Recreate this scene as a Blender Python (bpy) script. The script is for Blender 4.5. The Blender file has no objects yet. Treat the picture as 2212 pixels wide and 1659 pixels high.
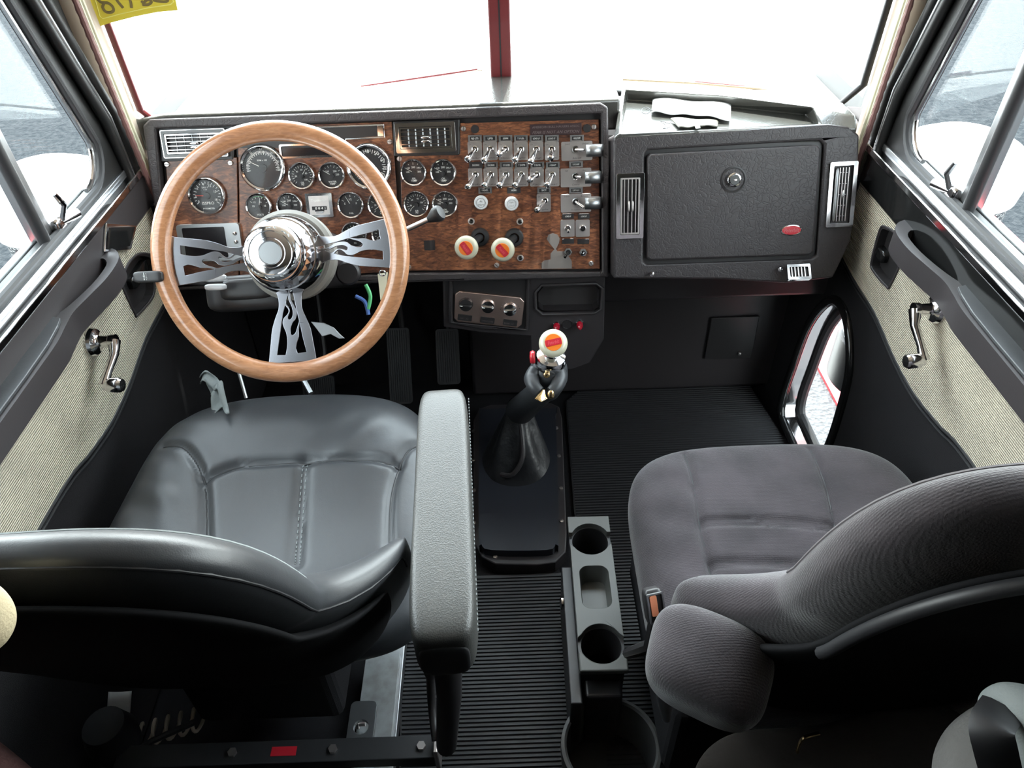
import bpy, bmesh, math, random
from mathutils import Vector as V, Matrix
from mathutils.geometry import tessellate_polygon
random.seed(7)
PI = math.pi
S = bpy.context.scene
COL = S.collection

# ------------------------------------------------------------------ camera, sky, sun, exposure
F = 1620.0; TH = math.atan(1385/1620); ROLL = math.radians(2); CZ = 1.55
cd = bpy.data.cameras.new('camera'); cam = bpy.data.objects.new('camera', cd); COL.objects.link(cam)
cd.sensor_fit = 'HORIZONTAL'; cd.sensor_width = 36.0; cd.lens = 36.0*F/2212; cd.clip_start = .02; cd.clip_end = 300
S.camera = cam
_c, _s = math.cos(TH), math.sin(TH)
_f = V((0, _c, -_s)); _u0 = V((0, _s, _c)); _r0 = V((1, 0, 0))
_r = _r0*math.cos(ROLL) - _u0*math.sin(ROLL); _u = _u0*math.cos(ROLL) + _r0*math.sin(ROLL)
cam.matrix_world = Matrix(((_r.x, _u.x, -_f.x, 0), (_r.y, _u.y, -_f.y, 0), (_r.z, _u.z, -_f.z, CZ), (0, 0, 0, 1)))
CO = V((0, 0, CZ))
w = bpy.data.worlds.new('sky'); S.world = w; w.use_nodes = True
nt = w.node_tree; nt.nodes.clear()
bg = nt.nodes.new('ShaderNodeBackground'); wo = nt.nodes.new('ShaderNodeOutputWorld')
tc = nt.nodes.new('ShaderNodeTexCoord'); sx = nt.nodes.new('ShaderNodeSeparateXYZ'); rp = nt.nodes.new('ShaderNodeValToRGB')
nt.links.new(tc.outputs['Generated'], sx.inputs[0]); nt.links.new(sx.outputs['Z'], rp.inputs[0])
rp.color_ramp.elements[0].position = 0.0; rp.color_ramp.elements[0].color = (1.0, .985, .96, 1)
rp.color_ramp.elements[1].position = .7; rp.color_ramp.elements[1].color = (.86, .93, 1.0, 1)
mr = nt.nodes.new('ShaderNodeMapRange'); mr.inputs[1].default_value = -.3; mr.inputs[2].default_value = .75; mr.inputs[3].default_value = .38; mr.inputs[4].default_value = 1.15
mv = nt.nodes.new('ShaderNodeMix'); mv.data_type = 'RGBA'; mv.blend_type = 'MULTIPLY'; mv.inputs['Factor'].default_value = 1; mv.clamp_result = False
nt.links.new(sx.outputs['Y'], mr.inputs[0]); nt.links.new(rp.outputs[0], mv.inputs['A']); nt.links.new(mr.outputs[0], mv.inputs['B'])
nt.links.new(mv.outputs['Result'], bg.inputs[0]); nt.links.new(bg.outputs[0], wo.inputs[0])
bg.inputs[1].default_value = 12.0
sl = bpy.data.lights.new('sun', 'SUN'); so = bpy.data.objects.new('sun', sl); COL.objects.link(so)
sl.energy = 14.0; sl.angle = .01; sl.color = (1, .96, .9)
so.rotation_euler = V((.06, .30, .95)).to_track_quat('Z', 'Y').to_euler()
so.location = (0, -4, 8)
S.view_settings.view_transform = 'Standard'; S.view_settings.look = 'None'
S.view_settings.gamma = 1; S.view_settings.use_curve_mapping = False
S.view_settings.exposure = 0.5

# ------------------------------------------------------------------ helpers
def ray(px, py): return _f + _r*((px-1106)/F) - _u*((py-829.5)/F)
def onX(px, py, X): d = ray(px, py); return CO + d*(X/d.x)
def onY(px, py, Y): d = ray(px, py); return CO + d*(Y/d.y)
def onZ(px, py, z): d = ray(px, py); return CO + d*((z-CZ)/d.z)
def dep(px, py, t): return CO + ray(px, py)*t
class Fr:
    def __init__(s, O, u, v):
        s.O = V(O); s.u = V(u).normalized(); s.n = s.u.cross(V(v)).normalized(); s.v = s.n.cross(s.u).normalized()
    def p(s, a, b, c=0): return s.O + s.u*a + s.v*b + s.n*c
    def hit(s, px, py, c=0):
        d = ray(px, py); t = (s.O + s.n*c - CO).dot(s.n)/d.dot(s.n); q = CO + d*t - s.O
        return q.dot(s.u), q.dot(s.v)
    def sub(s, a, b, c=0, ang=0):
        ca, sa = math.cos(ang), math.sin(ang)
        return Fr(s.p(a, b, c), s.u*ca + s.v*sa, s.v*ca - s.u*sa)
WORLD = Fr((0, 0, 0), (1, 0, 0), (0, 1, 0))
ROOTM = {}
def root(name, loc, label=None, cat=None, group=None, kind=None):
    o = bpy.data.objects.new(name, None); COL.objects.link(o); o.location = loc; o.empty_display_size = .05
    tag(o, label, cat, group, kind); ROOTM[o] = V(loc); return o
def tag(o, label=None, cat=None, group=None, kind=None):
    if label: o['label'] = label
    if cat: o['category'] = cat
    if group: o['group'] = group
    if kind: o['kind'] = kind
    return o
class MB:
    def __init__(s): s.v = []; s.f = []
    def add(s, vs, fs):
        k = len(s.v); s.v += [V(q) for q in vs]; s.f += [tuple(i+k for i in f) for f in fs]; return s
    def fbox(s, fr, a0, a1, b0, b1, c0, c1):
        vs = [fr.p(a, b, c) for c in (c0, c1) for b in (b0, b1) for a in (a0, a1)]
        return s.add(vs, [(0, 2, 3, 1), (4, 5, 7, 6), (0, 1, 5, 4), (2, 6, 7, 3), (0, 4, 6, 2), (1, 3, 7, 5)])
    def box(s, x0, x1, y0, y1, z0, z1): return s.fbox(WORLD, x0, x1, y0, y1, z0, z1)
    def tube(s, pts, r, seg=10, closed=False, flat=1.0, up=None):
        pts = [V(q) for q in pts]; n = len(pts)
        R = r if isinstance(r, (list, tuple)) else [r]*n
        tang = []
        for i in range(n):
            a = pts[(i-1) % n] if (closed or i > 0) else pts[i]; b = pts[(i+1) % n] if (closed or i < n-1) else pts[i]
            t = (b-a); tang.append(t.normalized() if t.length > 1e-9 else V((0, 0, 1)))
        ref = V(up) if up else (V((0, 0, 1)) if abs(tang[0].z) < .9 else V((1, 0, 0)))
        N = (ref - tang[0]*ref.dot(tang[0])).normalized(); vs = []
        for i in range(n):
            if up: N = (ref - tang[i]*ref.dot(tang[i])).normalized()
            else: N = (N - tang[i]*N.dot(tang[i])).normalized()
            B = tang[i].cross(N)
            for k in range(seg):
                a = 2*PI*k/seg; vs.append(pts[i] + (N*math.cos(a)*flat + B*math.sin(a))*R[i])
        fs = []
        for i in range(n if closed else n-1):
            j = (i+1) % n
            for k in range(seg): fs.append((i*seg+k, i*seg+(k+1) % seg, j*seg+(k+1) % seg, j*seg+k))
        if not closed: fs.append(tuple(range(seg))[::-1]); fs.append(tuple((n-1)*seg+k for k in range(seg)))
        return s.add(vs, fs)
    def lathe(s, prof, fr, seg=40, sx=1.0, sy=1.0, a0=0, cap=True):   # prof: (r, c) along frame normal
        vs = []; fs = []; n = len(prof)
        for r, c in prof:
            for k in range(seg): a = a0+2*PI*k/seg; vs.append(fr.p(r*sx*math.cos(a), r*sy*math.sin(a), c))
        for i in range(n-1):
            for k in range(seg): fs.append((i*seg+k, i*seg+(k+1) % seg, (i+1)*seg+(k+1) % seg, (i+1)*seg+k))
        if cap: fs.append(tuple(range(seg))[::-1]); fs.append(tuple((n-1)*seg+k for k in range(seg)))
        return s.add(vs, fs)
    def prism(s, poly, fr, c0, c1, holes=()):
        loops = [list(poly)] + [list(h) for h in holes]
        flat = [q for l in loops for q in l]; n = len(flat)
        tris = tessellate_polygon([[V((q[0], q[1], 0)) for q in l] for l in loops])
        vs = [fr.p(q[0], q[1], c0) for q in flat] + [fr.p(q[0], q[1], c1) for q in flat]; fs = []
        for t in tris:
            a, b, c = t; A = (flat[b][0]-flat[a][0])*(flat[c][1]-flat[a][1])-(flat[b][1]-flat[a][1])*(flat[c][0]-flat[a][0])
            if abs(A) < 1e-12: continue
            if A < 0: a, b, c = c, b, a
            fs.append((c, b, a)); fs.append((a+n, b+n, c+n))
        k = 0
        for l in loops:
            m = len(l)
            for i in range(m):
                j = (i+1) % m; fs.append((k+i, k+j, k+j+n, k+i+n))
            k += m
        return s.add(vs, fs)
    def rbox(s, fr, h, p=5, n=14, fn=None):          # rounded box of half sizes h in frame
        idx = {}; vs = []; fs = []
        def vert(q):
            key = tuple(round(c, 5) for c in q)
            if key in idx: return idx[key]
            qq = [math.tan(c*PI/4) for c in q]
            L = sum(abs(c)**p for c in qq)**(1/p); l = [qq[i]/L*h[i] for i in range(3)]
            if fn: l = fn(*l)
            idx[key] = len(vs); vs.append(fr.p(*l)); return idx[key]
        for ax in range(3):
            for sg in (-1, 1):
                for i in range(n):
                    for j in range(n):
                        cs = []
                        for (di, dj) in ((0, 0), (1, 0), (1, 1), (0, 1)):
                            q = [0, 0, 0]; q[ax] = sg; q[(ax+1) % 3] = -1+2*(i+di)/n; q[(ax+2) % 3] = -1+2*(j+dj)/n
                            cs.append(vert(q))
                        fs.append(tuple(cs) if sg > 0 else tuple(cs[::-1]))
        return s.add(vs, fs)
    def pad(s, M, hx, hy, ht, hb, p=4, q=4, n=60, dz=None, dxy=None):   # cushion in local x,y,z mapped by M
        def srf(x, y, side=1):
            rho = min(1, (abs(x/hx)**p+abs(y/hy)**p)**(1/p)); z = (ht if side > 0 else -hb)*(1-rho**q)**(1/q)
            if dz: z += dz(x, y, rho, side)
            X, Y = dxy(x, y) if dxy else (x, y)
            return M(X, Y, z)
        for side in (1, -1):
            vs = []; fs = []
            for i in range(n+1):
                for j in range(n+1):
                    a, b = -1+2*i/n, -1+2*j/n; m = max(abs(a), abs(b))
                    if m < 1e-9: x = y = 0
                    else:
                        pn = (abs(a)**p+abs(b)**p)**(1/p); rr = math.sin(m*PI/2); x, y = hx*a/pn*rr, hy*b/pn*rr
                    vs.append(srf(x, y, side))
            for i in range(n):
                for j in range(n):
                    f = (i*(n+1)+j, (i+1)*(n+1)+j, (i+1)*(n+1)+j+1, i*(n+1)+j+1)
                    fs.append(f if side > 0 else f[::-1])
            s.add(vs, fs)
        return srf
    def grid(s, fn, nu, nv):
        vs = [fn(i/nu, j/nv) for i in range(nu+1) for j in range(nv+1)]
        return s.add(vs, [(i*(nv+1)+j, (i+1)*(nv+1)+j, (i+1)*(nv+1)+j+1, i*(nv+1)+j+1) for i in range(nu) for j in range(nv)])
    def build(s, name, mat, parent=None, smooth=40, bevel=0, weld=True, label=None, kind=None, cat=None, group=None, solid=0):
        me = bpy.data.meshes.new(name); o = bpy.data.objects.new(name, me); COL.objects.link(o)
        rt = parent
        while rt is not None and rt.parent is not None: rt = rt.parent
        if rt is not None and rt in ROOTM: off = ROOTM[rt]
        elif rt is None and s.v:
            xs = [q.x for q in s.v]; ys = [q.y for q in s.v]; zs = [q.z for q in s.v]
            off = V(((min(xs)+max(xs))/2, (min(ys)+max(ys))/2, min(zs))); o.location = off; ROOTM[o] = off
        else: off = V((0, 0, 0))
        me.from_pydata([tuple(q-off) for q in s.v], [], s.f)
        bm = bmesh.new(); bm.from_mesh(me)
        if weld: bmesh.ops.remove_doubles(bm, verts=bm.verts, dist=1e-6)
        bmesh.ops.recalc_face_normals(bm, faces=bm.faces); bm.to_mesh(me); bm.free()
        me.materials.append(mat)
        if smooth:
            me.shade_smooth(); me.set_sharp_from_angle(angle=math.radians(smooth))
        if parent is not None: o.parent = parent
        if solid:
            md = o.modifiers.new('solid', 'SOLIDIFY'); md.thickness = solid
        if bevel:
            md = o.modifiers.new('bevel', 'BEVEL'); md.width = bevel; md.segments = 3; md.limit_method = 'ANGLE'; md.angle_limit = math.radians(40)
        return tag(o, label, cat, group, kind)
def rrect(cx, cy, w, h, r, k=5):
    out = []
    for (sx_, sy_, a0) in ((1, 1, 0), (-1, 1, PI/2), (-1, -1, PI), (1, -1, 1.5*PI)):
        for i in range(k+1):
            a = a0+PI/2*i/k; out.append((cx+sx_*(w/2-r)+r*math.cos(a), cy+sy_*(h/2-r)+r*math.sin(a)))
    return out
def circ(cx, cy, r, k=32, ry=None): return [(cx+r*math.cos(2*PI*i/k), cy+(ry or r)*math.sin(2*PI*i/k)) for i in range(k)]
def spline(P, n=8, closed=False):
    P = [V(q if len(q) == 3 else (q[0], q[1], 0)) for q in P]; m = len(P); out = []
    for i in range(m if closed else m-1):
        p0 = P[(i-1) % m] if (closed or i > 0) else P[0]; p1 = P[i]; p2 = P[(i+1) % m]; p3 = P[(i+2) % m] if (closed or i+2 < m) else P[-1]
        for k in range(n):
            t = k/n; out.append(.5*((2*p1)+(p2-p0)*t+(2*p0-5*p1+4*p2-p3)*t*t+(3*p1-p0-3*p2+p3)*t**3))
    if not closed: out.append(P[-1])
    return out
def spl2(P, n=6, closed=True): return [(q.x, q.y) for q in spline(P, n, closed)]
_tc = {}
def text_mb(txt, fr, cx, cy, h, c, width=None, ang=0, ext=.0002, shear=0, bold=0, mirror=False):
    key = (txt, shear, bold)
    if key not in _tc:
        cu = bpy.data.curves.new('lettering', 'FONT'); cu.body = txt; cu.align_x = 'CENTER'; cu.align_y = 'CENTER'; cu.size = 1; cu.shear = shear; cu.offset = bold; cu.resolution_u = 2
        ob = bpy.data.objects.new('lettering', cu); COL.objects.link(ob); bpy.context.view_layer.update()
        me = bpy.data.meshes.new_from_object(ob.evaluated_get(bpy.context.evaluated_depsgraph_get()))
        _tc[key] = ([v.co.copy() for v in me.vertices], [tuple(p.vertices) for p in me.polygons])
        bpy.data.objects.remove(ob); bpy.data.curves.remove(cu); bpy.data.meshes.remove(me)
    vs, fs = _tc[key]; m = MB()
    if not vs: return m
    xs = [v.x for v in vs]; ys = [v.y for v in vs]; W = max(xs)-min(xs); H = max(ys)-min(ys); mx = (max(xs)+min(xs))/2; my = (max(ys)+min(ys))/2
    sy_ = h/H; sx_ = (width/W) if width else sy_
    if mirror: sx_ = -sx_
    ca, sa = math.cos(ang), math.sin(ang)
    m.add([fr.p(cx+(v.x-mx)*sx_*ca-(v.y-my)*sy_*sa, cy+(v.x-mx)*sx_*sa+(v.y-my)*sy_*ca, c) for v in vs], fs)
    return m

# ------------------------------------------------------------------ materials
def mat(name, col, rough=.5, metal=0, spec=.5, bump=None, coat=0, sheen=0, var=None, emit=None, alpha=None, trans=0):
    m = bpy.data.materials.new(name); m.use_nodes = True; t = m.node_tree; b = t.nodes['Principled BSDF']; N = t.nodes.new; L = t.links.new
    b.inputs['Base Color'].default_value = (*col, 1); b.inputs['Roughness'].default_value = rough; b.inputs['Metallic'].default_value = metal
    b.inputs['Specular IOR Level'].default_value = spec; b.inputs['Coat Weight'].default_value = coat; b.inputs['Coat Roughness'].default_value = .08
    b.inputs['Transmission Weight'].default_value = trans
    if sheen: b.inputs['Sheen Weight'].default_value = sheen; b.inputs['Sheen Roughness'].default_value = .4
    tcn = N('ShaderNodeTexCoord'); O = tcn.outputs['Object']
    if var:   # (scale, strength colour2, stretch)
        no = N('ShaderNodeTexNoise'); no.inputs['Scale'].default_value = var[0]; no.inputs['Detail'].default_value = 6
        mp = N('ShaderNodeMapping'); mp.inputs['Scale'].default_value = var[2] if len(var) > 2 else (1, 1, 1)
        L(O, mp.inputs[0]); L(mp.outputs[0], no.inputs['Vector'])
        mx = N('ShaderNodeMix'); mx.data_type = 'RGBA'; mx.inputs['A'].default_value = (*col, 1); mx.inputs['B'].default_value = (*var[1], 1)
        rr = N('ShaderNodeMapRange'); rr.inputs[1].default_value = .35; rr.inputs[2].default_value = .65
        L(no.outputs[0], rr.inputs[0]); L(rr.outputs[0], mx.inputs['Factor']); L(mx.outputs['Result'], b.inputs['Base Color'])
    if bump:
        hs = []
        for (kind, sc, st, dist) in bump:
            if kind == 'noise': n1 = N('ShaderNodeTexNoise'); n1.inputs['Scale'].default_value = sc; n1.inputs['Detail'].default_value = 4; L(O, n1.inputs['Vector']); h = n1.outputs[0]
            elif kind == 'voro': n1 = N('ShaderNodeTexVoronoi'); n1.inputs['Scale'].default_value = sc; L(O, n1.inputs['Vector']); h = n1.outputs['Distance']
            elif kind == 'wrinkle':
                n0 = N('ShaderNodeTexNoise'); n0.inputs['Scale'].default_value = sc*.3; L(O, n0.inputs['Vector'])
                ad = N('ShaderNodeVectorMath'); ad.operation = 'MULTIPLY_ADD'; L(n0.outputs['Color'], ad.inputs[0]); ad.inputs[1].default_value = (.06, .06, .06); L(O, ad.inputs[2])
                n1 = N('ShaderNodeTexVoronoi'); n1.feature = 'DISTANCE_TO_EDGE'; n1.inputs['Scale'].default_value = sc; L(ad.outputs[0], n1.inputs['Vector'])
                rr = N('ShaderNodeMapRange'); rr.inputs[2].default_value = .12; L(n1.outputs[0], rr.inputs[0]); h = rr.outputs[0]
            else:
                n1 = N('ShaderNodeTexWave'); n1.bands_direction = kind; n1.inputs['Scale'].default_value = sc; n1.inputs['Distortion'].default_value = .6; L(O, n1.inputs['Vector']); h = n1.outputs['Color']
            bp = N('ShaderNodeBump'); bp.inputs['Strength'].default_value = st; bp.inputs['Distance'].default_value = dist; L(h, bp.inputs['Height'])
            if hs: L(hs[-1].outputs[0], bp.inputs['Normal'])
            hs.append(bp)
        L(hs[-1].outputs[0], b.inputs['Normal'])
    if emit: b.inputs['Emission Color'].default_value = (*emit[0], 1); b.inputs['Emission Strength'].default_value = emit[1]
    return m
def wood_mat(name, c0, c1, c2, sc, stretch, rough, coat, contrast=.5):
    m = mat(name, c0, rough, coat=coat); t = m.node_tree; N = t.nodes.new; L = t.links.new; b = t.nodes['Principled BSDF']
    tcn = N('ShaderNodeTexCoord'); mp = N('ShaderNodeMapping'); mp.inputs['Scale'].default_value = stretch; L(tcn.outputs['Object'], mp.inputs[0])
    n1 = N('ShaderNodeTexNoise'); n1.inputs['Scale'].default_value = sc; n1.inputs['Detail'].default_value = 9; n1.inputs['Distortion'].default_value = 1.2; n1.inputs['Roughness'].default_value = .62; L(mp.outputs[0], n1.inputs['Vector'])
    n2 = N('ShaderNodeTexNoise'); n2.inputs['Scale'].default_value = 7; n2.inputs['Detail'].default_value = 3; L(tcn.outputs['Object'], n2.inputs['Vector'])
    ad = N('ShaderNodeMath'); ad.operation = 'MULTIPLY_ADD'; L(n2.outputs[0], ad.inputs[0]); ad.inputs[1].default_value = .5; L(n1.outputs[0], ad.inputs[2])
    cr = N('ShaderNodeValToRGB'); L(ad.outputs[0], cr.inputs[0]); e = cr.color_ramp.elements
    e[0].position = .56; e[0].color = (*c0, 1); e[1].position = .95; e[1].color = (*c2, 1); x = e.new(.75); x.color = (*c1, 1)
    L(cr.outputs[0], b.inputs['Base Color']); return m
M = {}
M['vinyl'] = mat('black_vinyl', (.042, .036, .038), .42, bump=[('wrinkle', 95, .25, .0012), ('noise', 700, .15, .0005)])  # base raised and tinted mauve to paint in the lifted black level
M['vinyl_top'] = mat('dash_top_vinyl', (.055, .055, .050), .24, spec=1.0, coat=.5, bump=[('wrinkle', 95, .12, .0008)])
M['door_black'] = mat('door_black', (.010, .010, .010), .5)
M['vinyl_fine'] = mat('black_vinyl_fine', (.038, .033, .035), .45, bump=[('noise', 600, .2, .0006)])
M['plastic'] = mat('black_plastic', (.024, .022, .023), .4)
M['carpet'] = mat('black_carpet', (.018, .017, .019), .95, spec=.2, bump=[('noise', 900, .6, .002)])  # base raised to paint in the lifted black level
M['rubber'] = mat('black_rubber', (.022, .022, .024), .5, bump=[('noise', 500, .1, .0004)])
M['gloss'] = mat('gloss_black', (.01, .01, .01), .12)
M['screen'] = mat('dark_screen', (.012, .01, .012), .15)
M['burl'] = wood_mat('walnut_panel', (.042, .014, .009), (.135, .048, .024), (.32, .125, .055), 48, (1, 3.2, 3.2), .38, .25)
M['rimwood'] = wood_mat('oak_rim', (.32, .135, .060), (.44, .20, .095), (.54, .27, .14), 30, (1, 5, 5), .28, .8)
M['chrome'] = mat('chrome', (.74, .73, .74), .10, 1)
M['chrome_dark_reflect'] = mat('vent_chrome_dark_reflect', (.10, .10, .10), .3, .6)  # chrome darkened to paint in the dark reflection on the left vent frame
M['steel_spoke'] = mat('polished_spoke', (.40, .40, .43), .22, 1, bump=[('noise', 120, .06, .0005)])
M['steel'] = mat('brushed_steel', (.68, .63, .61), .36, 1, bump=[('noise', 150, .08, .0005)])
M['satin'] = mat('satin_aluminium', (.42, .43, .44), .35, 1)
M['leather'] = mat('black_leather', (.040, .042, .046), .40, bump=[('voro', 900, .12, .0005), ('noise', 18, .25, .004)])
M['leather_top'] = mat('armrest_leather', (.054, .054, .051), .42, bump=[('voro', 520, .35, .0008)])
M['velour'] = mat('grey_velour', (.060, .051, .056), .9, spec=.2, sheen=.35, bump=[('noise', 420, .5, .0015), ('Y', 110, .18, .001)], var=(14, (.040, .035, .038)))
M['tweed'] = mat('beige_tweed', (.62, .56, .44), .9, spec=.2, bump=[('Z', 75, .9, .002), ('Y', 60, .3, .001)], var=(9, (.50, .45, .36)))
M['beigevinyl'] = mat('beige_vinyl', (.46, .38, .30), .5, bump=[('noise', 300, .15, .0005)])
M['cream'] = mat('cream_plastic', (.60, .58, .44), .3, coat=.4)
M['orange'] = mat('orange_plastic', (.85, .20, .02), .35)
M['red'] = mat('red_plastic', (.55, .02, .035), .3, coat=.3)
M['redglass'] = mat('red_lens', (.45, .01, .03), .1, coat=.5)
M['white'] = mat('white_plastic', (.72, .73, .74), .35)
M['mark'] = mat('white_marking', (.75, .75, .72), .6)
M['dim'] = mat('worn_lettering', (.16, .13, .13), .6)
M['face'] = mat('gauge_face', (.020, .019, .021), .5)
M['needle'] = mat('needle_white', (.8, .8, .75), .4)
M['needlered'] = mat('needle_red', (.7, .05, .02), .4)
M['green'] = mat('green_marking', (.08, .4, .15), .5)
M['gold'] = mat('gold_metal', (.80, .58, .30), .25, 1)
M['maroon'] = mat('maroon_paint', (.16, .025, .028), .35, coat=.4)
M['redpaint'] = mat('red_paint', (.55, .02, .03), .3, coat=.6)
M['whitepaint'] = mat('white_paint', (.80, .80, .80), .3, coat=.5)
M['asphalt'] = mat('asphalt', (.010, .013, .016), .95, spec=.08, bump=[('noise', 60, .8, .02)], var=(22, (.026, .029, .032)))
M['blowout'] = mat('blowout_pale', (.75, .74, .72), .8, var=(3, (.68, .67, .65)))  # pale colour of the added pad that whites out the windshield view
M['paper'] = mat('white_packet', (.90, .90, .90), .25, coat=.5)
M['greypaper'] = mat('grey_packet', (.14, .135, .11), .35)
M['yellow'] = mat('yellow_sticker', (.75, .62, .06), .5)
M['ink'] = mat('marker_ink', (.20, .15, .05), .5)
M['khaki'] = mat('light_grey_cloth', (.22, .24, .24), .9, bump=[('noise', 300, .4, .002)])
M['tan'] = mat('tan_cloth', (.50, .42, .27), .9, bump=[('noise', 400, .4, .002)])
M['greycloth'] = mat('grey_cloth', (.12, .115, .11), .9, bump=[('noise', 60, .6, .006)])
M['wear'] = mat('worn_bare_patch', (.19, .17, .16), .45)
M['blue'] = mat('blue_cable', (.05, .12, .35), .5)
M['redcloth'] = mat('dark_red_cloth', (.10, .03, .03), .9)
def glass_mat(name, tint=(1, 1, 1), r=.02, ior=1.35):
    m = bpy.data.materials.new(name); m.use_nodes = True; t = m.node_tree; t.nodes.clear(); N = t.nodes.new; L = t.links.new
    o = N('ShaderNodeOutputMaterial'); mx = N('ShaderNodeMixShader'); tr = N('ShaderNodeBsdfTransparent'); g = N('ShaderNodeBsdfGlossy'); fr = N('ShaderNodeLayerWeight'); fr.inputs[0].default_value = .5
    pw = N('ShaderNodeMath'); pw.operation = 'POWER'; pw.inputs[1].default_value = 4; sc_ = N('ShaderNodeMath'); sc_.operation = 'MULTIPLY_ADD'; sc_.inputs[1].default_value = .35; sc_.inputs[2].default_value = ior-1.31
    tr.inputs[0].default_value = (*tint, 1); g.inputs['Roughness'].default_value = r
    L(fr.outputs['Facing'], pw.inputs[0]); L(pw.outputs[0], sc_.inputs[0]); L(sc_.outputs[0], mx.inputs[0]); L(tr.outputs[0], mx.inputs[1]); L(g.outputs[0], mx.inputs[2]); L(mx.outputs[0], o.inputs[0]); return m
M['glass'] = glass_mat('window_glass', (.93, .97, .97), .02, 1.322)
M['gglass'] = glass_mat('gauge_glass', (.97, .97, .97), .05, 1.33)
M['sticker'] = M['yellow']
# ------------------------------------------------------------------ outside: ground, hood, air cleaners
MB().box(-40, 40, -25, 60, -1.35, -1.25).build('ground_asphalt', M['asphalt'], kind='structure', smooth=0)
MB().prism([(-1.75, 3.0), (1.75, 3.0), (21.8, 40), (-21.8, 40)], WORLD, -1.25, -1.235).build('ground_blowout_pad', M['blowout'], kind='structure', smooth=0)  # pale wedge added on the ground so the windshield view blows out
hood = root('hood', (0, 2.6, .6), 'long white truck hood ahead of the windshield', 'hood')
def hoodf(u, v):
    y = 1.93+u*1.7; x = (v-.5)*2; hw = .66-.06*u
    return V((x*hw, y, .84-.05*u-.10*abs(x)**3))
MB().grid(hoodf, 12, 16).build('hood_top', M['whitepaint'], hood, solid=.02)
for sg in (-1, 1): mb = MB().add([(sg*.66, 1.93, .745), (sg*.60, 3.63, .69), (sg*.60, 3.63, .1), (sg*.66, 1.93, .1)], [(0, 1, 2, 3)]); mb.build('hood_side', M['whitepaint'], hood, smooth=0, solid=.015)
MB().prism([(-.80, 1.64), (0, 1.87), (.80, 1.64), (.86, 2.05), (-.86, 2.05)], WORLD, .80, .885).build('cowl', M['whitepaint'], hood, smooth=30, bevel=.01)  # white panel added so the windshield base reads as blown out
for sg, side in ((-1, 'left'), (1, 'right')):
    C = (sg*1.13, 1.75)
    ac = root('air_cleaner', (C[0], C[1], -.1), 'white capped round air cleaner canister outside the %s window' % side, 'air cleaner', 'air cleaners beside the hood')
    fr = Fr((C[0], C[1], 0), (1, 0, 0), (0, 1, 0))
    MB().lathe([(.152, .66), (.158, .70), (.152, .745), (.13, .775), (.09, .795), (.03, .803), (.0005, .804)], fr, 48).build('cap', M['whitepaint'], ac)  # white paint stands in for overexposed chrome
    bmat = mat('perforated_steel_'+side, (.35, .36, .37), .4, 1, bump=[('voro', 120, 1, .004)])
    MB().lathe([(.14, .18), (.14, .66)], fr, 48).build('perforated_body', bmat, ac, label='perforated metal body')
    MB().lathe([(.15, .03), (.15, .18)], fr, 48).build('base', M['plastic'], ac)
    MB().fbox(WORLD, *sorted((sg*.80, sg*1.0)), 1.72, 1.78, .30, .36).build('bracket', M['steel'], ac, smooth=0)
    mi = root('mirror_bracket', (sg*1.0, 1.4, .5), 'white mirror arm running past the air cleaner outside the %s window' % side, 'mirror bracket', 'mirror arms outside the doors')
    MB().tube([(sg*.86, 1.30, .70), (sg*1.05, 1.33, .72), (sg*1.35, 1.36, .78)], .016, 12).build('arm', M['whitepaint'], mi)
    st = root('side_step', (sg*1.2, 1.5, -.8), 'metal step and tank top below the %s door' % side, 'step', 'steps below the doors')
    MB().box(*sorted((sg*.9, sg*2.1)), .2, 4.0, -.75, -.70).build('tread', mat('tread_plate_'+side, (.05, .05, .053), .7, .0, bump=[('voro', 60, 1, .01)]), st, smooth=0)
    MB().box(*sorted((sg*1.42, sg*1.62)), .2, 3.9, -.70, -.685).build('stripe', M['redpaint'], st, smooth=0, label='red stripe along the step')

# ------------------------------------------------------------------ cab shell
floor = MB().box(-.84, .84, -1.3, 2.0, -.06, 0).build('floor', M['carpet'], kind='structure', smooth=0)
MB().box(-.86, .86, -1.3, 1.80, 1.78, 1.84).build('ceiling', M['beigevinyl'], kind='structure', smooth=0)
MB().box(-.86, .86, -1.36, -1.3, 0, 1.8).build('wall_back', M['carpet'], kind='structure', smooth=0)
MB().box(-.84, .84, 1.52, 1.95, .775, .80).box(-.84, .84, 1.90, 1.95, 0, .775).build('wall_front', M['carpet'], kind='structure', smooth=0)  # flat upper box is an unseen panel added to block sun leaking behind the dash
for sg, nm in ((-1, 'left'), (1, 'right')):
    MB().box(*sorted((sg*.80, sg*.86)), -1.3, .20, 0, 1.78).build('wall_'+nm, M['carpet'], kind='structure', smooth=0)

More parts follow.
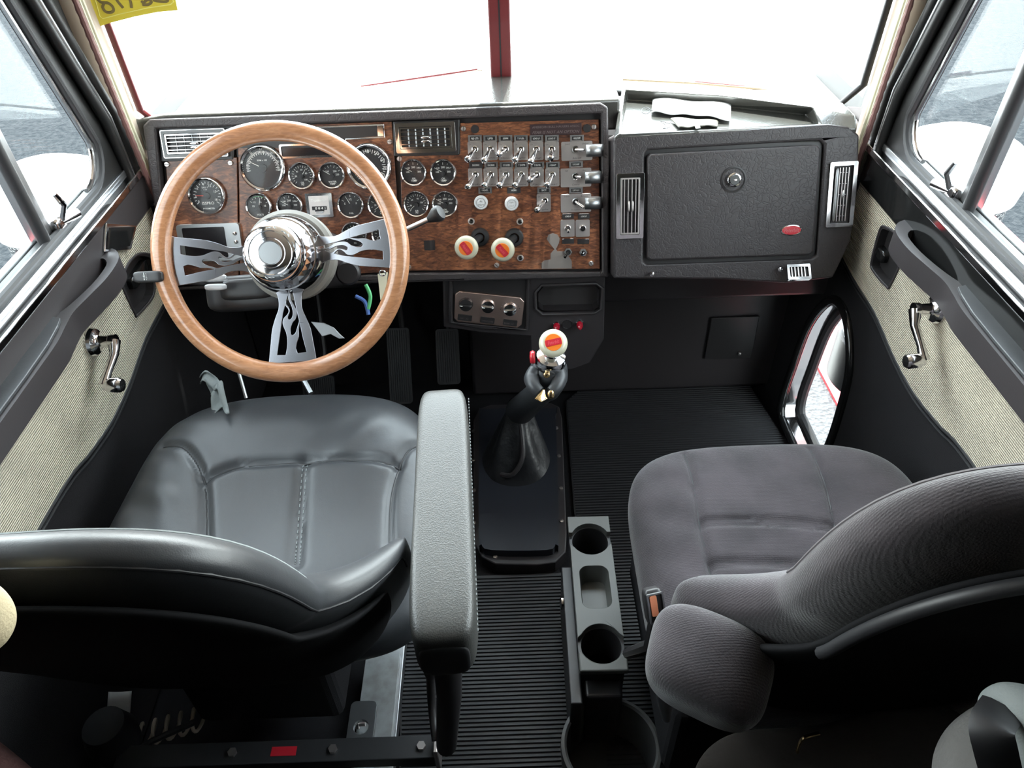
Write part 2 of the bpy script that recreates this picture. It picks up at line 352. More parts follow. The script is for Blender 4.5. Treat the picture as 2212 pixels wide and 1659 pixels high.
def win_open(): return [(.32, .905), (1.378, .905)]+[(1.378+.075*math.sin(a), .905+.075-.075*math.cos(a)) for a in [PI/2*k/6*.93 for k in range(1, 7)]]+[(1.238, 1.62), (.32, 1.62)]
peep = spl2([(1.600, .045), (1.600, .22), (1.575, .38), (1.50, .50), (1.41, .515), (1.33, .44), (1.305, .33), (1.305, .18), (1.36, .06), (1.48, -.0)], 5)
peep = [(a, max(b, .03)) for a, b in peep]
for sg, nm in ((-1, 'left'), (1, 'right')):
    side = {'left': 'driver', 'right': 'passenger'}[nm]
    D = root('door_1' if sg < 0 else 'door_2', (sg*.80, .9, 0), '%s door with beige ribbed cloth panel and black armrest' % side, None, None, 'structure')
    f = Fr((sg*.79, 0, 0), (0, 1, 0), (0, 0, 1))          # c>0 is +X
    I = -sg                                               # inward sign for c
    def cc(a, b): return (a*I, b*I) if a*I < b*I else (b*I, a*I)
    wo_ = win_open()
    outer = [(.20, .0), (1.95, .0), (1.95, .93), (1.66, .93), (1.50, 1.78), (.20, 1.78)]
    holes = [wo_]+([peep] if sg > 0 else [])
    MB().prism(outer, f, *cc(-.035, -.01), holes=holes).build('door_shell', M['door_black'], D, smooth=0)
    # lower black carpet panel and cloth panel
    lowtop = [(1.56, .62), (1.42, .605), (1.30, .60), (1.18, .575), (1.08, .565), (.98, .575), (.87, .592), (.5, .592), (.22, .592)]
    lt = [(q.x, q.y) for q in spline(lowtop, 6)]
    low = [(1.93, .01), (1.93, .66), (1.62, .66)]+lt+[(.22, .01)]
    MB().prism(low, f, *cc(-.01, .004), holes=[peep] if sg > 0 else []).build('carpet_panel', M['carpet'], D, smooth=0)
    MB().tube([f.p(a, b+.004, .010*I) for a, b in lt], .0045, 8).build('piping', M['rubber'], D)
    MB().tube([f.p(a, b-.010, .007*I) for a, b in lt], .003, 8).build('piping', M['rubber'], D)
    cloth = lt[::-1]+[(1.60, .64), (1.62, .80), (.22, .80)]
    rpx = ((302, 548), (330, 556), (333, 600), (330, 640), (297, 680), (290, 676), (262, 615), (263, 598), (280, 565)) if sg < 0 else ((1912, 490), (1950, 515), (1957, 540), (1925, 615), (1915, 618), (1885, 582), (1884, 560), (1900, 500))
    rec = spl2([f.hit(*p, .012*I) for p in rpx], 3)
    if sg > 0: rec = rec[::-1]
    MB().prism(cloth, f, *cc(-.01, .012), holes=[rec]).build('cloth_panel', M['tweed'], D, smooth=0, bevel=.004, label='beige ribbed cloth panel')
    MB().prism(rec, f, *cc(-.012, -.004)).build('handle_recess', M['plastic'], D, smooth=0, label='black recess in the cloth')
    MB().tube([f.p(a, b, .012*I) for a, b in rec], .003, 8, closed=True).build('recess_rim', M['vinyl_fine'], D)
    rcx = sum(a for a, b in rec)/len(rec); rcy = sum(b for a, b in rec)/len(rec)
    MB().prism(rec, f, *cc(-.008, .0128), holes=[[(rcx+(a-rcx)*.90, rcy+(b-rcy)*.92) for a, b in rec]]).build('recess_liner', M['plastic'], D, smooth=0)
    # latch handle in recess
    MB().rbox(f.sub(1.385, .71, 0), (.045, .014, .010), 5, 8).build('door_handle', M['gloss'], D)
    # dark upper strip
    MB().prism([(.22, .80), (1.62, .80), (1.62, .868), (.22, .868)], f, *cc(-.01, .016)).build('upper_strip', M['gloss'] if sg > 0 else M['vinyl_fine'], D, smooth=0, bevel=.003)
    if sg < 0:
        q = [f.hit(*p) for p in ((207, 483), (275, 487), (262, 540), (203, 545))]
        P = MB().prism(q, f, *cc(.016, .021)).build('switch_plate', M['chrome'], D, smooth=0, bevel=.002, label='chrome framed black switch plate')
        cx = sum(a for a, b in q)/4; cy = sum(b for a, b in q)/4
        MB().prism([(cx+(a-cx)*.82, cy+(b-cy)*.74) for a, b in q], f, *cc(.021, .023)).build('plate_insert', M['gloss'], P, smooth=0)
    # chrome sill: inside angle and top ledge
    MB().prism([(.22, .868), (1.56, .868), (1.56, .884), (.22, .884)], f, *cc(-.005, .020)).build('sill_trim', M['chrome'], D, smooth=0, bevel=.003, label='bright metal window sill strip')
    MB().prism([(.22, .872), (1.53, .872), (1.53, .892), (.22, .892)], f, *cc(-.035, -.005)).build('sill_top', M['satin'], D, smooth=0, bevel=.002)
    MB().prism([(.22, .885), (1.40, .885), (1.40, .907), (.22, .907)], f, *cc(-.045, -.036)).build('weather_strip', M['rubber'], D, smooth=0, bevel=.003)
    MB().prism([(.22, .885), (1.40, .885), (1.40, .9), (.22, .9)], f, *cc(-.062, -.046)).build('outer_sill', M['redpaint'], D, smooth=0)
    # window frame beads around the opening
    MB().tube([f.p(a, b, -.012*I) for a, b in wo_], .007, 8, closed=True).build('window_gasket', M['rubber'], D)
    MB().tube([f.p(a-.010, b+.006, -.022*I) for a, b in wo_[1:-1]], .005, 8).build('window_bead', M['chrome'], D, label='bright bead round the glass')
    MB().prism(wo_, f, *cc(-.028, -.025)).build('glass', M['glass'], D, smooth=0)
    # vent window divider, post and latch
    vd = MB()
    vd.prism([(1.185, .90), (1.215, .90), (1.185, 1.62), (1.155, 1.62)], f, *cc(-.05, -.02)); vd.build('vent_divider', M['satin'], D, smooth=0, bevel=.004, label='bright vent window divider bar')
    MB().tube([f.p(1.178, .90, -.018*I), f.p(1.148, 1.62, -.018*I)], .011, 10).build('vent_seal', M['rubber'], D)
    L_ = MB().rbox(f.sub(1.235, .915, -.02*I), (.022, .014, .014), 4, 8).build('vent_latch', M['chrome'], D, label='chrome vent window latch')
    MB().tube([f.p(1.235, .92, -.01*I), f.p(1.245, .945, 0*I), f.p(1.225, .975, .005*I)], [.007, .006, .004], 8).build('lever', M['chrome'] if sg < 0 else M['satin'], L_)
    MB().tube([f.p(1.235, .915, -.012*I), f.p(1.275, .912, -.002*I)], [.007, .010], 10).build('pivot', M['chrome'], L_)
    # rubber and metal strips between window and pillar
    for (a0, r_, mt, nm2) in ((.052, .010, 'door_black', 'door_seal'), (.072, .005, 'satin', 'seal_bead'), (.088, .012, 'door_black', 'door_seal')):
        MB().tube([f.p(1.47+a0*.8, .885, -.004*I), f.p(1.44+a0, 1.0, .0*I), f.p(1.20+a0, 1.66, .0*I)], r_, 10).build(nm2, M[mt], D)
    # armrest
    arm_in = [(1.30, -.0), (1.285, .026), (1.25, .044), (1.19, .047), (1.13, .038), (1.08, .030), (1.04, .034), (.99, .041), (.90, .042), (.70, .043), (.45, .043), (.24, .040)]
    top = MB(); secs = [(a, b) for a, b in [(q.x, q.y) for q in spline(arm_in, 5)]]
    zt = .825
    for s_i, (a, b) in enumerate(secs): pass
    ff = Fr((sg*.79, 0, zt), (0, 1, 0), (I, 0, 0))   # u=Y, v = inward
    kz = 1 if ff.n.z > 0 else -1
    cup = spl2([(1.245, .000), (1.242, .024), (1.19, .028), (1.13, .020), (1.085, .008), (1.08, -.002)], 4)
    cupw = [(a, .010+b) for a, b in cup]
    outl = [(a, .012+max(.001, b*.92)) for a, b in secs]+[(.24, .0), (1.30, .0)]
    AR = MB().prism(outl, ff, *sorted((-kz*.044, 0)), holes=[cupw]).build('armrest', M['vinyl_fine'], D, smooth=60, bevel=.009, label='black moulded armrest with pull cup')
    MB().prism([(1.07, .008), (1.25, .008), (1.25, .042), (1.19, .045), (1.12, .036), (1.07, .026)], ff, *sorted((-kz*.050, -kz*.043))).build('pull_cup_floor', M['carpet'], AR, smooth=0)
    pad = [(1.06, .0), (1.055, .018), (1.03, .024), (.98, .030), (.90, .032), (.5, .032), (.25, .030), (.25, 0)]
    MB().prism([(a, .012+b) for a, b in pad], ff, *sorted((kz*.0, kz*.006))).build('armrest_pad', M['leather'], AR, smooth=0, bevel=.004)
    # window crank
    bx, bz = (1.185, .685) if sg < 0 else (1.163, .715)
    kx, kz2 = (1.135, .615) if sg < 0 else (1.13, .62)
    (bx, bz), (kx, kz2) = (f.hit(218, 738, .03*I), f.hit(247, 832, .065*I)) if sg < 0 else (f.hit(2006, 668, .03*I), f.hit(1974, 780, .065*I))
    fc = Fr(f.p(bx, bz, 0), (0, I, 0), (0, 0, 1))     # normal inward
    if fc.n.x*I < 0: fc = Fr(f.p(bx, bz, 0), (0, -I, 0), (0, 0, 1))
    W_ = MB().lathe([(.026, .012), (.027, .016), (.024, .022), (.014, .026), (.011, .030), (.011, .046), (.013, .048), (.013, .058), (.0005, .058)], fc, 28).build('window_crank', M['chrome'], D, label='chrome window crank')
    du, dv = (V((0, kx-bx, kz2-bz)).dot(fc.u)), (kz2-bz)
    MB().tube([fc.p(0, 0, .054), fc.p(du*.3, dv*.3, .058), fc.p(du*.7, dv*.7, .050), fc.p(du, dv, .046)], [.012, .008, .007, .010], 12).build('crank_arm', M['chrome'], W_)
    MB().lathe([(.009, .046), (.009, .052), (.013, .054), (.014, .075), (.011, .080), (.0005, .081)], fc.sub(du, dv), 20).build('crank_knob', M['chrome'], W_)
    MB().lathe([(.011, .0803), (.006, .083), (.0005, .083)], fc.sub(du, dv), 20).build('knob_cap', M['gloss'], W_)
    if sg > 0:
        # peep window: deep moulded rim, bright inner band, glass
        pc = (1.45, .27)
        def sc(k): return [(pc[0]+(a-pc[0])*k, pc[1]+(b-pc[1])*k) for a, b in peep]
        P = MB().tube([f.p(a, b, .006*I) for a, b in peep], .012, 10, closed=True).build('peep_window', M['gloss'], D, label='low oval peep window with bright inner band')
        pp = sc(.985)
        g = MB(); n = len(pp)
        g.add([f.p(a, b, .004*I) for a, b in pp]+[f.p(a, b, -.058*I) for a, b in pp], [(i, (i+1) % n, (i+1) % n+n, i+n) for i in range(n)]).build('inner_band', M['chrome'], P)
        MB().prism(sc(.99), f, *cc(-.052, -.048)).build('pane', M['glass'], P, smooth=0)
        MB().tube([f.p(a, b, -.048*I) for a, b in sc(.95)], .012, 8, closed=True).build('pane_gasket', M['rubber'], P)

# ------------------------------------------------------------------ windshield, centre post, pillars
for sg, k in ((-1, 1), (1, 2)):
    W = root('window_%d' % k, (sg*.4, 1.7, .95), '%s half of the split windshield' % ('left' if sg < 0 else 'right'), None, None, 'structure')
    b0 = V((sg*.012, 1.83, .93)); b1 = V((sg*.775, 1.60, .93)); t0 = V((sg*.012, 1.70, 1.74)); t1 = V((sg*.74, 1.50, 1.74))
    MB().add([b0, b1, t1, t0], [(0, 1, 2, 3)]).build('pane', M['glass'], W, smooth=0, solid=.004)
    MB().tube([b0, b1+V((-sg*.06, 0, 0)), b1+V((-sg*.01, 0, .05)), t1, t0], .008, 10).build('gasket', M['maroon'] if sg < 0 else M['rubber'], W)
mul = root('trim_1', (0, 1.78, .94), 'dark red centre post between the windshield halves', None, None, 'structure')
fm = Fr((0, 1.80, .95), (1, 0, 0), (0, -.158, 1))
MB().fbox(fm, -.024, .024, -.03, .86, .0, .03).build('post', M['maroon'], mul, bevel=.004)
MB().fbox(fm, -.0015, .0015, -.03, .86, .03, .0312).build('post_seam', M['rubber'], mul, smooth=0)
for sg, k in ((-1, 2), (1, 3)):
    T = root('trim_%d' % k, (sg*.78, 1.58, .9), '%s windshield pillar with beige padding and beaded trim' % ('left' if sg < 0 else 'right'), None, None, 'structure')
    b = V((sg*.80, 1.60, .80)); t = V((sg*.775, 1.52, 1.78))
    MB().tube([b+V((sg*.020, -.010, 0)), t+V((sg*.026, -.018, 0))], .046, 20, flat=1.0).build('padding', M['beigevinyl'], T, label='beige padded pillar cover')
    MB().tube([b+V((-sg*.036, -.050, 0)), t+V((-sg*.022, -.060, 0))], .004, 8).build('cream_strip', M['cream'], T)
    MB().tube([b+V((-sg*.036, -.061, 0)), t+V((-sg*.022, -.071, 0))], .003, 8).build('cream_strip', M['cream'], T)
    n_ = 90; mb = MB(); p0 = b+V((-sg*.036, -.073, 0)); p1 = t+V((-sg*.02, -.082, 0))
    mb.tube([p0.lerp(p1, i/n_) for i in range(n_+1)], [.005+.0015*(i % 2) for i in range(n_+1)], 8).build('beaded_trim', mat('beaded_trim_%d' % k, (.20, .10, .09), .5), T, label='beaded edge trim')
# ------------------------------------------------------------------ dashboard (driver side and centre)
RK = math.radians(22)
DF = Fr((-.25, 1.576, .965), (1, 0, 0), (0, math.sin(RK), math.cos(RK)))
DF.O += DF.n*0
dash = root('dashboard', (-.25, 1.6, .6), 'wide black dashboard with walnut gauge panels and rows of chrome switches', 'dashboard')
def H(px, py, c=0): return DF.hit(px, py, c)
def poly(pts, fr=DF, c=0): return [fr.hit(x, y, c) for x, y in pts]
sc1 = (H(1000, 400)[0]-H(900, 400)[0])/100     # metres per pixel on the dash face
# padded shell: front ring with recess and top
outer = poly([(316, 272), (330, 258), (1295, 222), (1311, 232), (1314, 400), (1312, 596), (700, 612), (365, 625), (340, 440)])
inner = poly([(344, 278), (1297, 245), (1299, 585), (885, 588), (370, 610), (357, 440)])
MB().prism(outer, DF, -.06, .018, holes=[inner]).build('shell', M['vinyl'], dash, smooth=50, bevel=.008)
MB().prism(poly([(344, 278), (1297, 245), (1299, 585), (885, 588), (370, 610), (357, 440)]), DF, -.03, -.006).build('backing', M['plastic'], dash, smooth=0)
MB().prism([(-.775, 1.575), (-.72, 1.60), (.252, 1.60), (.252, 1.755), (.012, 1.825), (-.012, 1.825), (-.80, 1.585)], WORLD, .90, .968).build('dash_top', M['vinyl_top'], dash, smooth=40, bevel=.006, label='black grained dash top catching the sky')
# wood panels
def panel(pts, c=.0, h=.005): return MB().prism(poly(pts, c=c+h), DF, c-.004, c+h).build('wood_panel', M['burl'], dash, smooth=30, bevel=.0012, label=None)
p1 = panel([(357, 345), (512, 340), (514, 480), (516, 605), (372, 606), (366, 470)])
p2 = panel([(513, 275), (846, 263), (856, 400), (860, 587), (518, 603), (516, 400)], h=.0055)
p3 = panel([(864, 336), (994, 332), (994, 266), (1294, 258), (1296, 581), (872, 585), (868, 470)], h=.005)
MB().prism(poly([(848, 262), (993, 257), (993, 335), (850, 338)], c=.006), DF, -.004, .007).build('vent_surround', M['plastic'], dash, smooth=0, bevel=.003)
MB().prism(poly([(340, 275), (505, 268), (505, 345), (345, 350)], c=.006), DF, -.004, .006).build('vent_surround', M['plastic'], dash, smooth=0, bevel=.003)
C0 = .0055
def ppx(px, py, c=C0): return H(px, py, c)
# vents
def vent(px0, py0, px1, py1, parent, fr=DF, nh=4, nv=6, c=C0, vertical=False, skew=0, fm='chrome'):
    (a0, b1), (a1, b0) = fr.hit(px0, py0, c), fr.hit(px1, py1, c)
    cx, cy, w_, h_ = (a0+a1)/2, (b0+b1)/2, a1-a0, b1-b0
    g = fr.sub(cx, cy, c)
    o = MB().prism(rrect(0, 0, w_, h_, .003), g, -.004, .009, holes=[rrect(0, 0, w_-.016, h_-.016, .002)]).build('air_vent', M[fm], parent, smooth=30, bevel=.002)
    if fm != 'chrome': MB().tube([g.p(a_, b_, .008) for a_, b_ in rrect(0, 0, w_-.003, h_-.003, .003)], .0014, 6, closed=True).build('bright_edge', M['chrome'], o)
    MB().prism(rrect(0, 0, w_-.014, h_-.014, .002), g, -.004, -.001).build('vent_back', M['plastic'], o, smooth=0)
    W2, H2 = w_-.018, h_-.018
    MB().prism(rrect(0, 0, W2, H2, .002), g, .004, .009, holes=[rrect(0, 0, W2-.006, H2-.006, .002)]).build('inner_frame', M['chrome'] if not vertical else M['steel'], o, smooth=0)
    m = MB()
    if not vertical:
        for i in range(nh): y = -H2/2+H2*(i+1)/(nh+1); m.fbox(g, -W2/2, W2/2, y-.0009, y+.0009, .003, .007)
    else:
        for i in range(nv): x = -W2/2+W2*(i+1)/(nv+1); m.fbox(g, x-.0009, x+.0009, -H2/2, H2/2, .003, .007)
    m.build('louvers', M['chrome'] if not vertical else M['steel'], o, smooth=0)
    m = MB()
    if not vertical:
        for i in range(nv): x = -W2/2+W2*(i+1)/(nv+1); g2 = Fr(g.p(x, 0, .0), g.u+g.n*.8, g.v); m.fbox(g2, -.005, .005, -H2/2, H2/2, -.0006, .0006)
    else:
        for i in range(nh): y = -H2/2+H2*(i+1)/(nh+1); m.fbox(g, -W2/2, W2/2, y-.0006, y+.0006, 0, .003)
    m.build('deflectors', M['satin'] if not vertical else M['plastic'], o, smooth=0)
    if not vertical: MB().rbox(g.sub(0, 0, .009), (.010, .0025, .003), 3, 6).rbox(g.sub(0, -.008, .009), (.010, .0025, .003), 3, 6).build('vent_tab', M['chrome'], o)
    else: MB().rbox(g.sub(-.003, 0, .009), (.0022, .011, .003), 3, 6).rbox(g.sub(.005, 0, .009), (.0022, .011, .003), 3, 6).build('vent_tab', M['steel'], o)
    return o
vent(347, 281, 497, 338, dash, fm='chrome_dark_reflect')
vent(853, 267, 986, 327, dash)
# upper trim bar with chrome edging and clock slot
def bar(pts, wd, c, mt, name, parent=dash): return MB().tube([DF.p(*H(x, y, c), c) for x, y in pts], wd, 8, flat=1).build(name, M[mt], parent)
pl = MB().prism(poly([(515, 281), (829, 270), (829, 292), (765, 298), (747, 302), (747, 318), (515, 320)], c=.008), DF, .0, .008).build('label_bar', M['plastic'], dash, smooth=0)
MB().tube([DF.p(*H(x, y, .008), .009) for x, y in [(515, 300), (515, 281), (829, 270), (831, 296), (747, 301), (749, 330)]], .0022, 8).build('bar_edging', M['chrome'], pl)
MB().fbox(DF.sub(*H(822, 283, .009), .009), -.006, .006, -.010, .010, 0, .003).build('bar_clip', M['chrome'], pl, smooth=0)
MB().fbox(DF.sub(*H(527, 286, .009), .009), -.006, .006, -.006, .006, 0, .003).build('bar_clip', M['chrome'], pl, smooth=0)
(a0, b1), (a1, b0) = ppx(603, 312), ppx(745, 338)
lc = MB().prism(rrect((a0+a1)/2, (b0+b1)/2, a1-a0, b1-b0, .004), DF, .005, .010, holes=[rrect((a0+a1)/2, (b0+b1)/2, a1-a0-.008, b1-b0-.008, .003)]).build('warning_display', M['chrome'], dash, smooth=30, bevel=.001)
MB().prism(rrect((a0+a1)/2, (b0+b1)/2, a1-a0-.007, b1-b0-.007, .003), DF, .005, .0065).build('display_screen', M['screen'], lc, smooth=0)
# left monitor
(a0, b1), (a1, b0) = ppx(383, 485), ppx(530, 560)
mo = MB().prism(rrect((a0+a1)/2, (b0+b1)/2, a1-a0, b1-b0, .007), DF, .004, .016).build('trim_monitor', M['satin'], dash, smooth=30, bevel=.003, label='metal framed dark display left of the wheel')
MB().prism(rrect((a0+a1)/2-.010, (b0+b1)/2, a1-a0-.045, b1-b0-.014, .003), DF, .016, .0168).build('monitor_screen', M['screen'], mo, smooth=0)
for dy in (-.018, 0, .018): MB().lathe([(.0045, .016), (.004, .019), (.0005, .020)], DF.sub(a1-.011, (b0+b1)/2+dy), 14).build('monitor_button', M['chrome'], mo)
# gauges
def arc_ticks(m, g, R, a0, a1, n, ln, w_, c, major=0):
    for i in range(n):
        a = math.radians(a0+(a1-a0)*i/(n-1)); L = ln*(1.6 if major and i % major == 0 else 1)
        g2 = g.sub(0, 0, 0, a); m.fbox(g2, R-L, R, -w_/2, w_/2, c, c+.0003)
def gauge(px, py, dpx, txt=(), ndl=150, n=9, a0=200, a1=-20, red=False, nums=(), green=False, dome=True, name='gauge'):
    a, b = ppx(px, py, .012); R = dpx*sc1/2; g = DF.sub(a, b, C0)
    k = R/.028
    o = MB().lathe([(R, -.001), (R, .004), (R*.97, .009*k**.3), (R*.90, .0115*k**.3), (R*.83, .010*k**.3), (R*.80, .004), (R*.80, .002)], g, 44, cap=False).build(name, M['chrome'], dash)
    MB().lathe([(.0003, .0025), (R*.81, .0025)], g, 40, cap=False).build('dial_face', M['face'], o, smooth=0)
    m = MB(); arc_ticks(m, g, R*.72, a0, a1, n, R*.10, R*.028, .0028, 2); 
    m.build('dial_marks', M['mark'], o, smooth=0)
    if green:
        m = MB(); arc_ticks(m, g, R*.74, 118, 62, 22, R*.05, R*.06, .0027); m.build('green_band', M['green'], o, smooth=0)
    m = MB()
    for (s_, x, y, h) in list(txt)+list(nums):
        t = text_mb(s_, g, x*R, y*R, h*R, .003, bold=.01); m.add(t.v, t.f)
    if m.v: m.build('dial_lettering', M['mark'], o, smooth=0)
    gn = g.sub(0, 0, 0, math.radians(ndl))
    MB().prism([(-R*.08, -R*.02), (R*.60, -R*.010), (R*.60, R*.010), (-R*.08, R*.02)], gn, .0042, .005).build('needle', M['needlered' if red else 'needle'], o, smooth=0)
    MB().lathe([(R*.18, .003), (R*.17, .006), (.0003, .0065)], g.sub(0, -R*.05 if R < .04 else 0), 20).build('needle_hub', M['face'], o)
    MB().lathe([(R*.81, .0085), (.0003, .0088)], g, 36, cap=False).build('dial_glass', M['gglass'], o)
    return o
ot = [('OIL', 0, -.42, .13), ('TEMP', 0, -.58, .13)]
otn = [('100', -.42, .05, .13), ('140', -.36, .33, .12), ('200', 0, .38, .14), ('240', .36, .33, .12), ('300', .42, .05, .13)]
gauge(567, 363, 98, [('RPM x 100', 0, .32, .07)], 153, 41, 190, -10, nums=[('15', 0, .80, .09), ('10', -.42, .62, .08), ('20', .45, .62, .08), ('25', .68, .25, .08), ('30', .70, -.10, .08)], name='tachometer')
gauge(797, 360, 98, [('M.P.H.', -.1, .16, .10)], 250, 33, 225, -45, nums=[('30', -.45, .52, .15), ('40', -.05, .64, .15), ('50', .36, .55, .15), ('60', .60, .26, .15), ('70', .68, -.08, .15), ('80', .55, -.38, .15), ('20', -.62, .15, .15)], name='speedometer')
gauge(651, 380, 59, [('OIL', 0, -.48, .12), ('PSI', 0, -.62, .12)], 55, 19, 225, -40, nums=[('20', -.42, -.02, .12), ('40', -.32, .3, .12), ('60', .02, .42, .12), ('80', .33, .16, .12), ('100', .28, -.28, .12)])
gauge(716, 379, 59, [('WATER', 0, -.45, .12), ('TEMP', 0, -.6, .12)], 150, 7, 150, 30, nums=[('100', -.3, .28, .13), ('150', -.02, .40, .0001), ('200', .24, .28, .13), ('250', .40, .05, .13)])
gauge(559, 446, 59, [('VOLTS', 0, -.6, .12)], 78, 7, 150, 25, green=True, nums=[('10', -.42, .02, .14), ('12', -.30, .3, .12), ('16', .14, .3, .12), ('18', .42, .02, .14)])
gauge(625, 445, 59, ot, 150, 5, 150, 30, nums=otn)
gauge(757, 443, 59, [('FUEL', 0, -.6, .11)], 118, 5, 150, 30, nums=[('E', -.42, .1, .14), ('1/2', 0, .4, .14), ('F', .42, .1, .14)])
gauge(822, 443, 59, [('AIR', 0, -.48, .11), ('PSI', 0, -.62, .11)], 215, 9, 225, -40, nums=[('30', -.4, 0, .12)])
gauge(567, 514, 59, [('FUEL', 0, -.6, .11)], 140, 7, 160, 20)
gauge(765, 508, 59, [('PSI', 0, -.6, .11)], 90, 13, 210, -30, nums=[('100', -.42, -.05, .13), ('60', 0, .42, .13)])
gauge(830, 507, 59, [('PSI', 0, -.6, .11)], 200, 13, 210, -30)
gauge(446, 423, 82, [('PYROMETER', 0, -.66, .08), ('DEG. F', -.05, .42, .08), ('x 100', -.05, .31, .06), ('ISSPRO', 0, -.38, .15)], 178, 19, 215, -35, red=True, nums=[('0', -.48, -.28, .12), ('3', -.60, 0, .12), ('6', -.45, .38, .12), ('9', -.1, .58, .12), ('12', .22, .50, .12), ('15', .45, .20, .12), ('18', .45, -.22, .12)], name='pyrometer')
gauge(893, 373, 58, ot, 150, 5, 150, 30, nums=otn)
gauge(957, 373, 58, ot, 150, 5, 150, 30, nums=otn)
gauge(899, 441, 58, [('AIR', 0, -.5, .12), ('PSI', 0, -.64, .12)], 220, 19, 225, -40, nums=[('30', -.42, -.1, .12), ('60', -.3, .3, .12), ('90', .12, .38, .12), ('120', .4, .1, .12)])
gauge(961, 441, 58, ot, 150, 5, 150, 30, nums=otn)
# trip meter
a, b = ppx(691, 443); g = DF.sub(a, b, C0)
tm = MB().prism(rrect(0, 0, 57*sc1, 51*sc1, .002), g, 0, .006).build('trip_meter', M['chrome'], dash, smooth=30, bevel=.004)
MB().prism(rrect(0, 0, 43*sc1, 40*sc1, .001), g, .006, .0068).build('meter_face', M['steel'], tm, smooth=0)
text_mb('Tripmeter', g, 0, .010, .007, .007, width=.034, shear=.4, bold=.01).build('meter_lettering', M['mark'], tm, smooth=0)
MB().fbox(g, -.016, .016, -.010, -.002, .0068, .0075).fbox(g, -.010, .010, -.013, -.009, .0068, .0075).build('counter_window', M['face'], tm, smooth=0)
text_mb('0 0 4 1', g, .002, -.006, .005, .0078, width=.022, bold=.01).build('counter_digits', M['mark'], tm, smooth=0)
MB().fbox(g, -.008, .008, -.0165, -.0135, .0068, .0085).build('reset_bar', M['chrome'], tm, smooth=0, bevel=.0005)
# screws and plugs
def screw(px, py, ang=.3, r=.0058, fr=DF, c=C0, parent=dash):
    g = fr.sub(*fr.hit(px, py, c), c, ang)
    o = MB().lathe([(r, 0), (r, .0015), (r*.8, .003), (.0003, .0034)], g, 20).build('panel_screw', M['steel'], parent)
    MB().fbox(g, -r*.85, r*.85, -.0006, .0006, .0030, .0036).build('screw_slot', M['plastic'], o, smooth=0)
for (x, y, an) in ((361, 355, .1), (498, 352, 0), (842, 306, 0), (863, 343, 1.4), (1001, 278, 1.4), (1283, 274, 1.5), (1073, 573, 2.4), (1277, 569, 2.2), (883, 577, .5)): screw(x, y, an)
for (x, y) in ((1026, 279), (1268, 277)):
    MB().lathe([(.0085, 0), (.0085, .0015), (.0003, .0018)], DF.sub(*ppx(x, y), C0), 24).build('hole_plug', M['plastic'], dash)
# plaque
(a0, b1), (a1, b0) = ppx(1145, 269), ppx(1256, 290)
pq = MB().fbox(DF, a0, a1, b0, b1, C0, C0+.0015).build('plaque', mat('plaque_brown', (.035, .018, .02), .4), dash, smooth=0, bevel=.0004)
text_mb('AMERICAN BULL HAULERS ASSOC', DF, (a0+a1)/2, b0+(b1-b0)*.74, .0042, C0+.0017, width=(a1-a0)*.92).build('plaque_lettering', M['dim'], pq, smooth=0)
text_mb('FEAR IS NOT AN OPTION', DF, (a0+a1)/2, b0+(b1-b0)*.28, .0058, C0+.0017, width=(a1-a0)*.92, shear=.3).build('plaque_lettering', M['dim'], pq, smooth=0)
# label holders
def label(px, py, txt='LOAD LP', chrome=True, w_=29*sc1, h_=13*sc1):
    g = DF.sub(*ppx(px, py), C0)
    o = MB().fbox(g, -w_/2, w_/2, -h_/2, h_/2, 0, .002).build('switch_label', M['steel' if chrome else 'plastic'], dash, smooth=0, bevel=.0006)
    if chrome:
        MB().fbox(g, -w_*.36, w_*.36, -h_*.32, h_*.28, .002, .0026).build('label_insert', M['plastic'], o, smooth=0)
        MB().fbox(g, -w_/2, w_/2, h_*.30, h_*.5, .002, .0045).fbox(g, -w_/2, -w_*.40, -h_/2, h_*.3, .002, .004).fbox(g, w_*.40, w_/2, -h_/2, h_*.3, .002, .004).build('label_clip', M['satin'], o, smooth=0)
    if txt: text_mb(txt, g, 0, 0, h_*.28, .0028, width=w_*(.5 if len(txt) > 4 else .35)).build('label_lettering', M['mark'], o, smooth=0)
XS = (1026, 1059, 1092, 1125, 1158.5, 1192)
for x, t in zip(XS, ('RD LTS', 'LPS', 'DOWN', 'T FUEL', 'LOAD LP', 'LOAD LP')): label(x, 299, t)
for i, (x, t) in enumerate(zip(XS, ('ENG BRAKE', 'ENG BRAKE', '5TH WHEEL', 'T DOME', 'T BUNK', 'LOCK OUT'))): label(x+2, 356.5, t, chrome=i > 0)
label(1048, 411, 'PANEL'); label(1110, 411, 'HORN', False); label(1175, 411, 'SPOT')
label(1246, 298.5, 'AXLE DIFF'); label(1244, 355, 'SUS DUMP'); label(1244, 411, 'DUMP VALVE')
label(1227, 467, 'LOAD LP', False, 25*sc1, 11*sc1); label(1261, 467, 'LOAD LP', False, 25*sc1, 11*sc1); label(1227, 521, '', False, 26*sc1, 11*sc1); label(1260, 521.5, '', False, 26*sc1, 11*sc1)
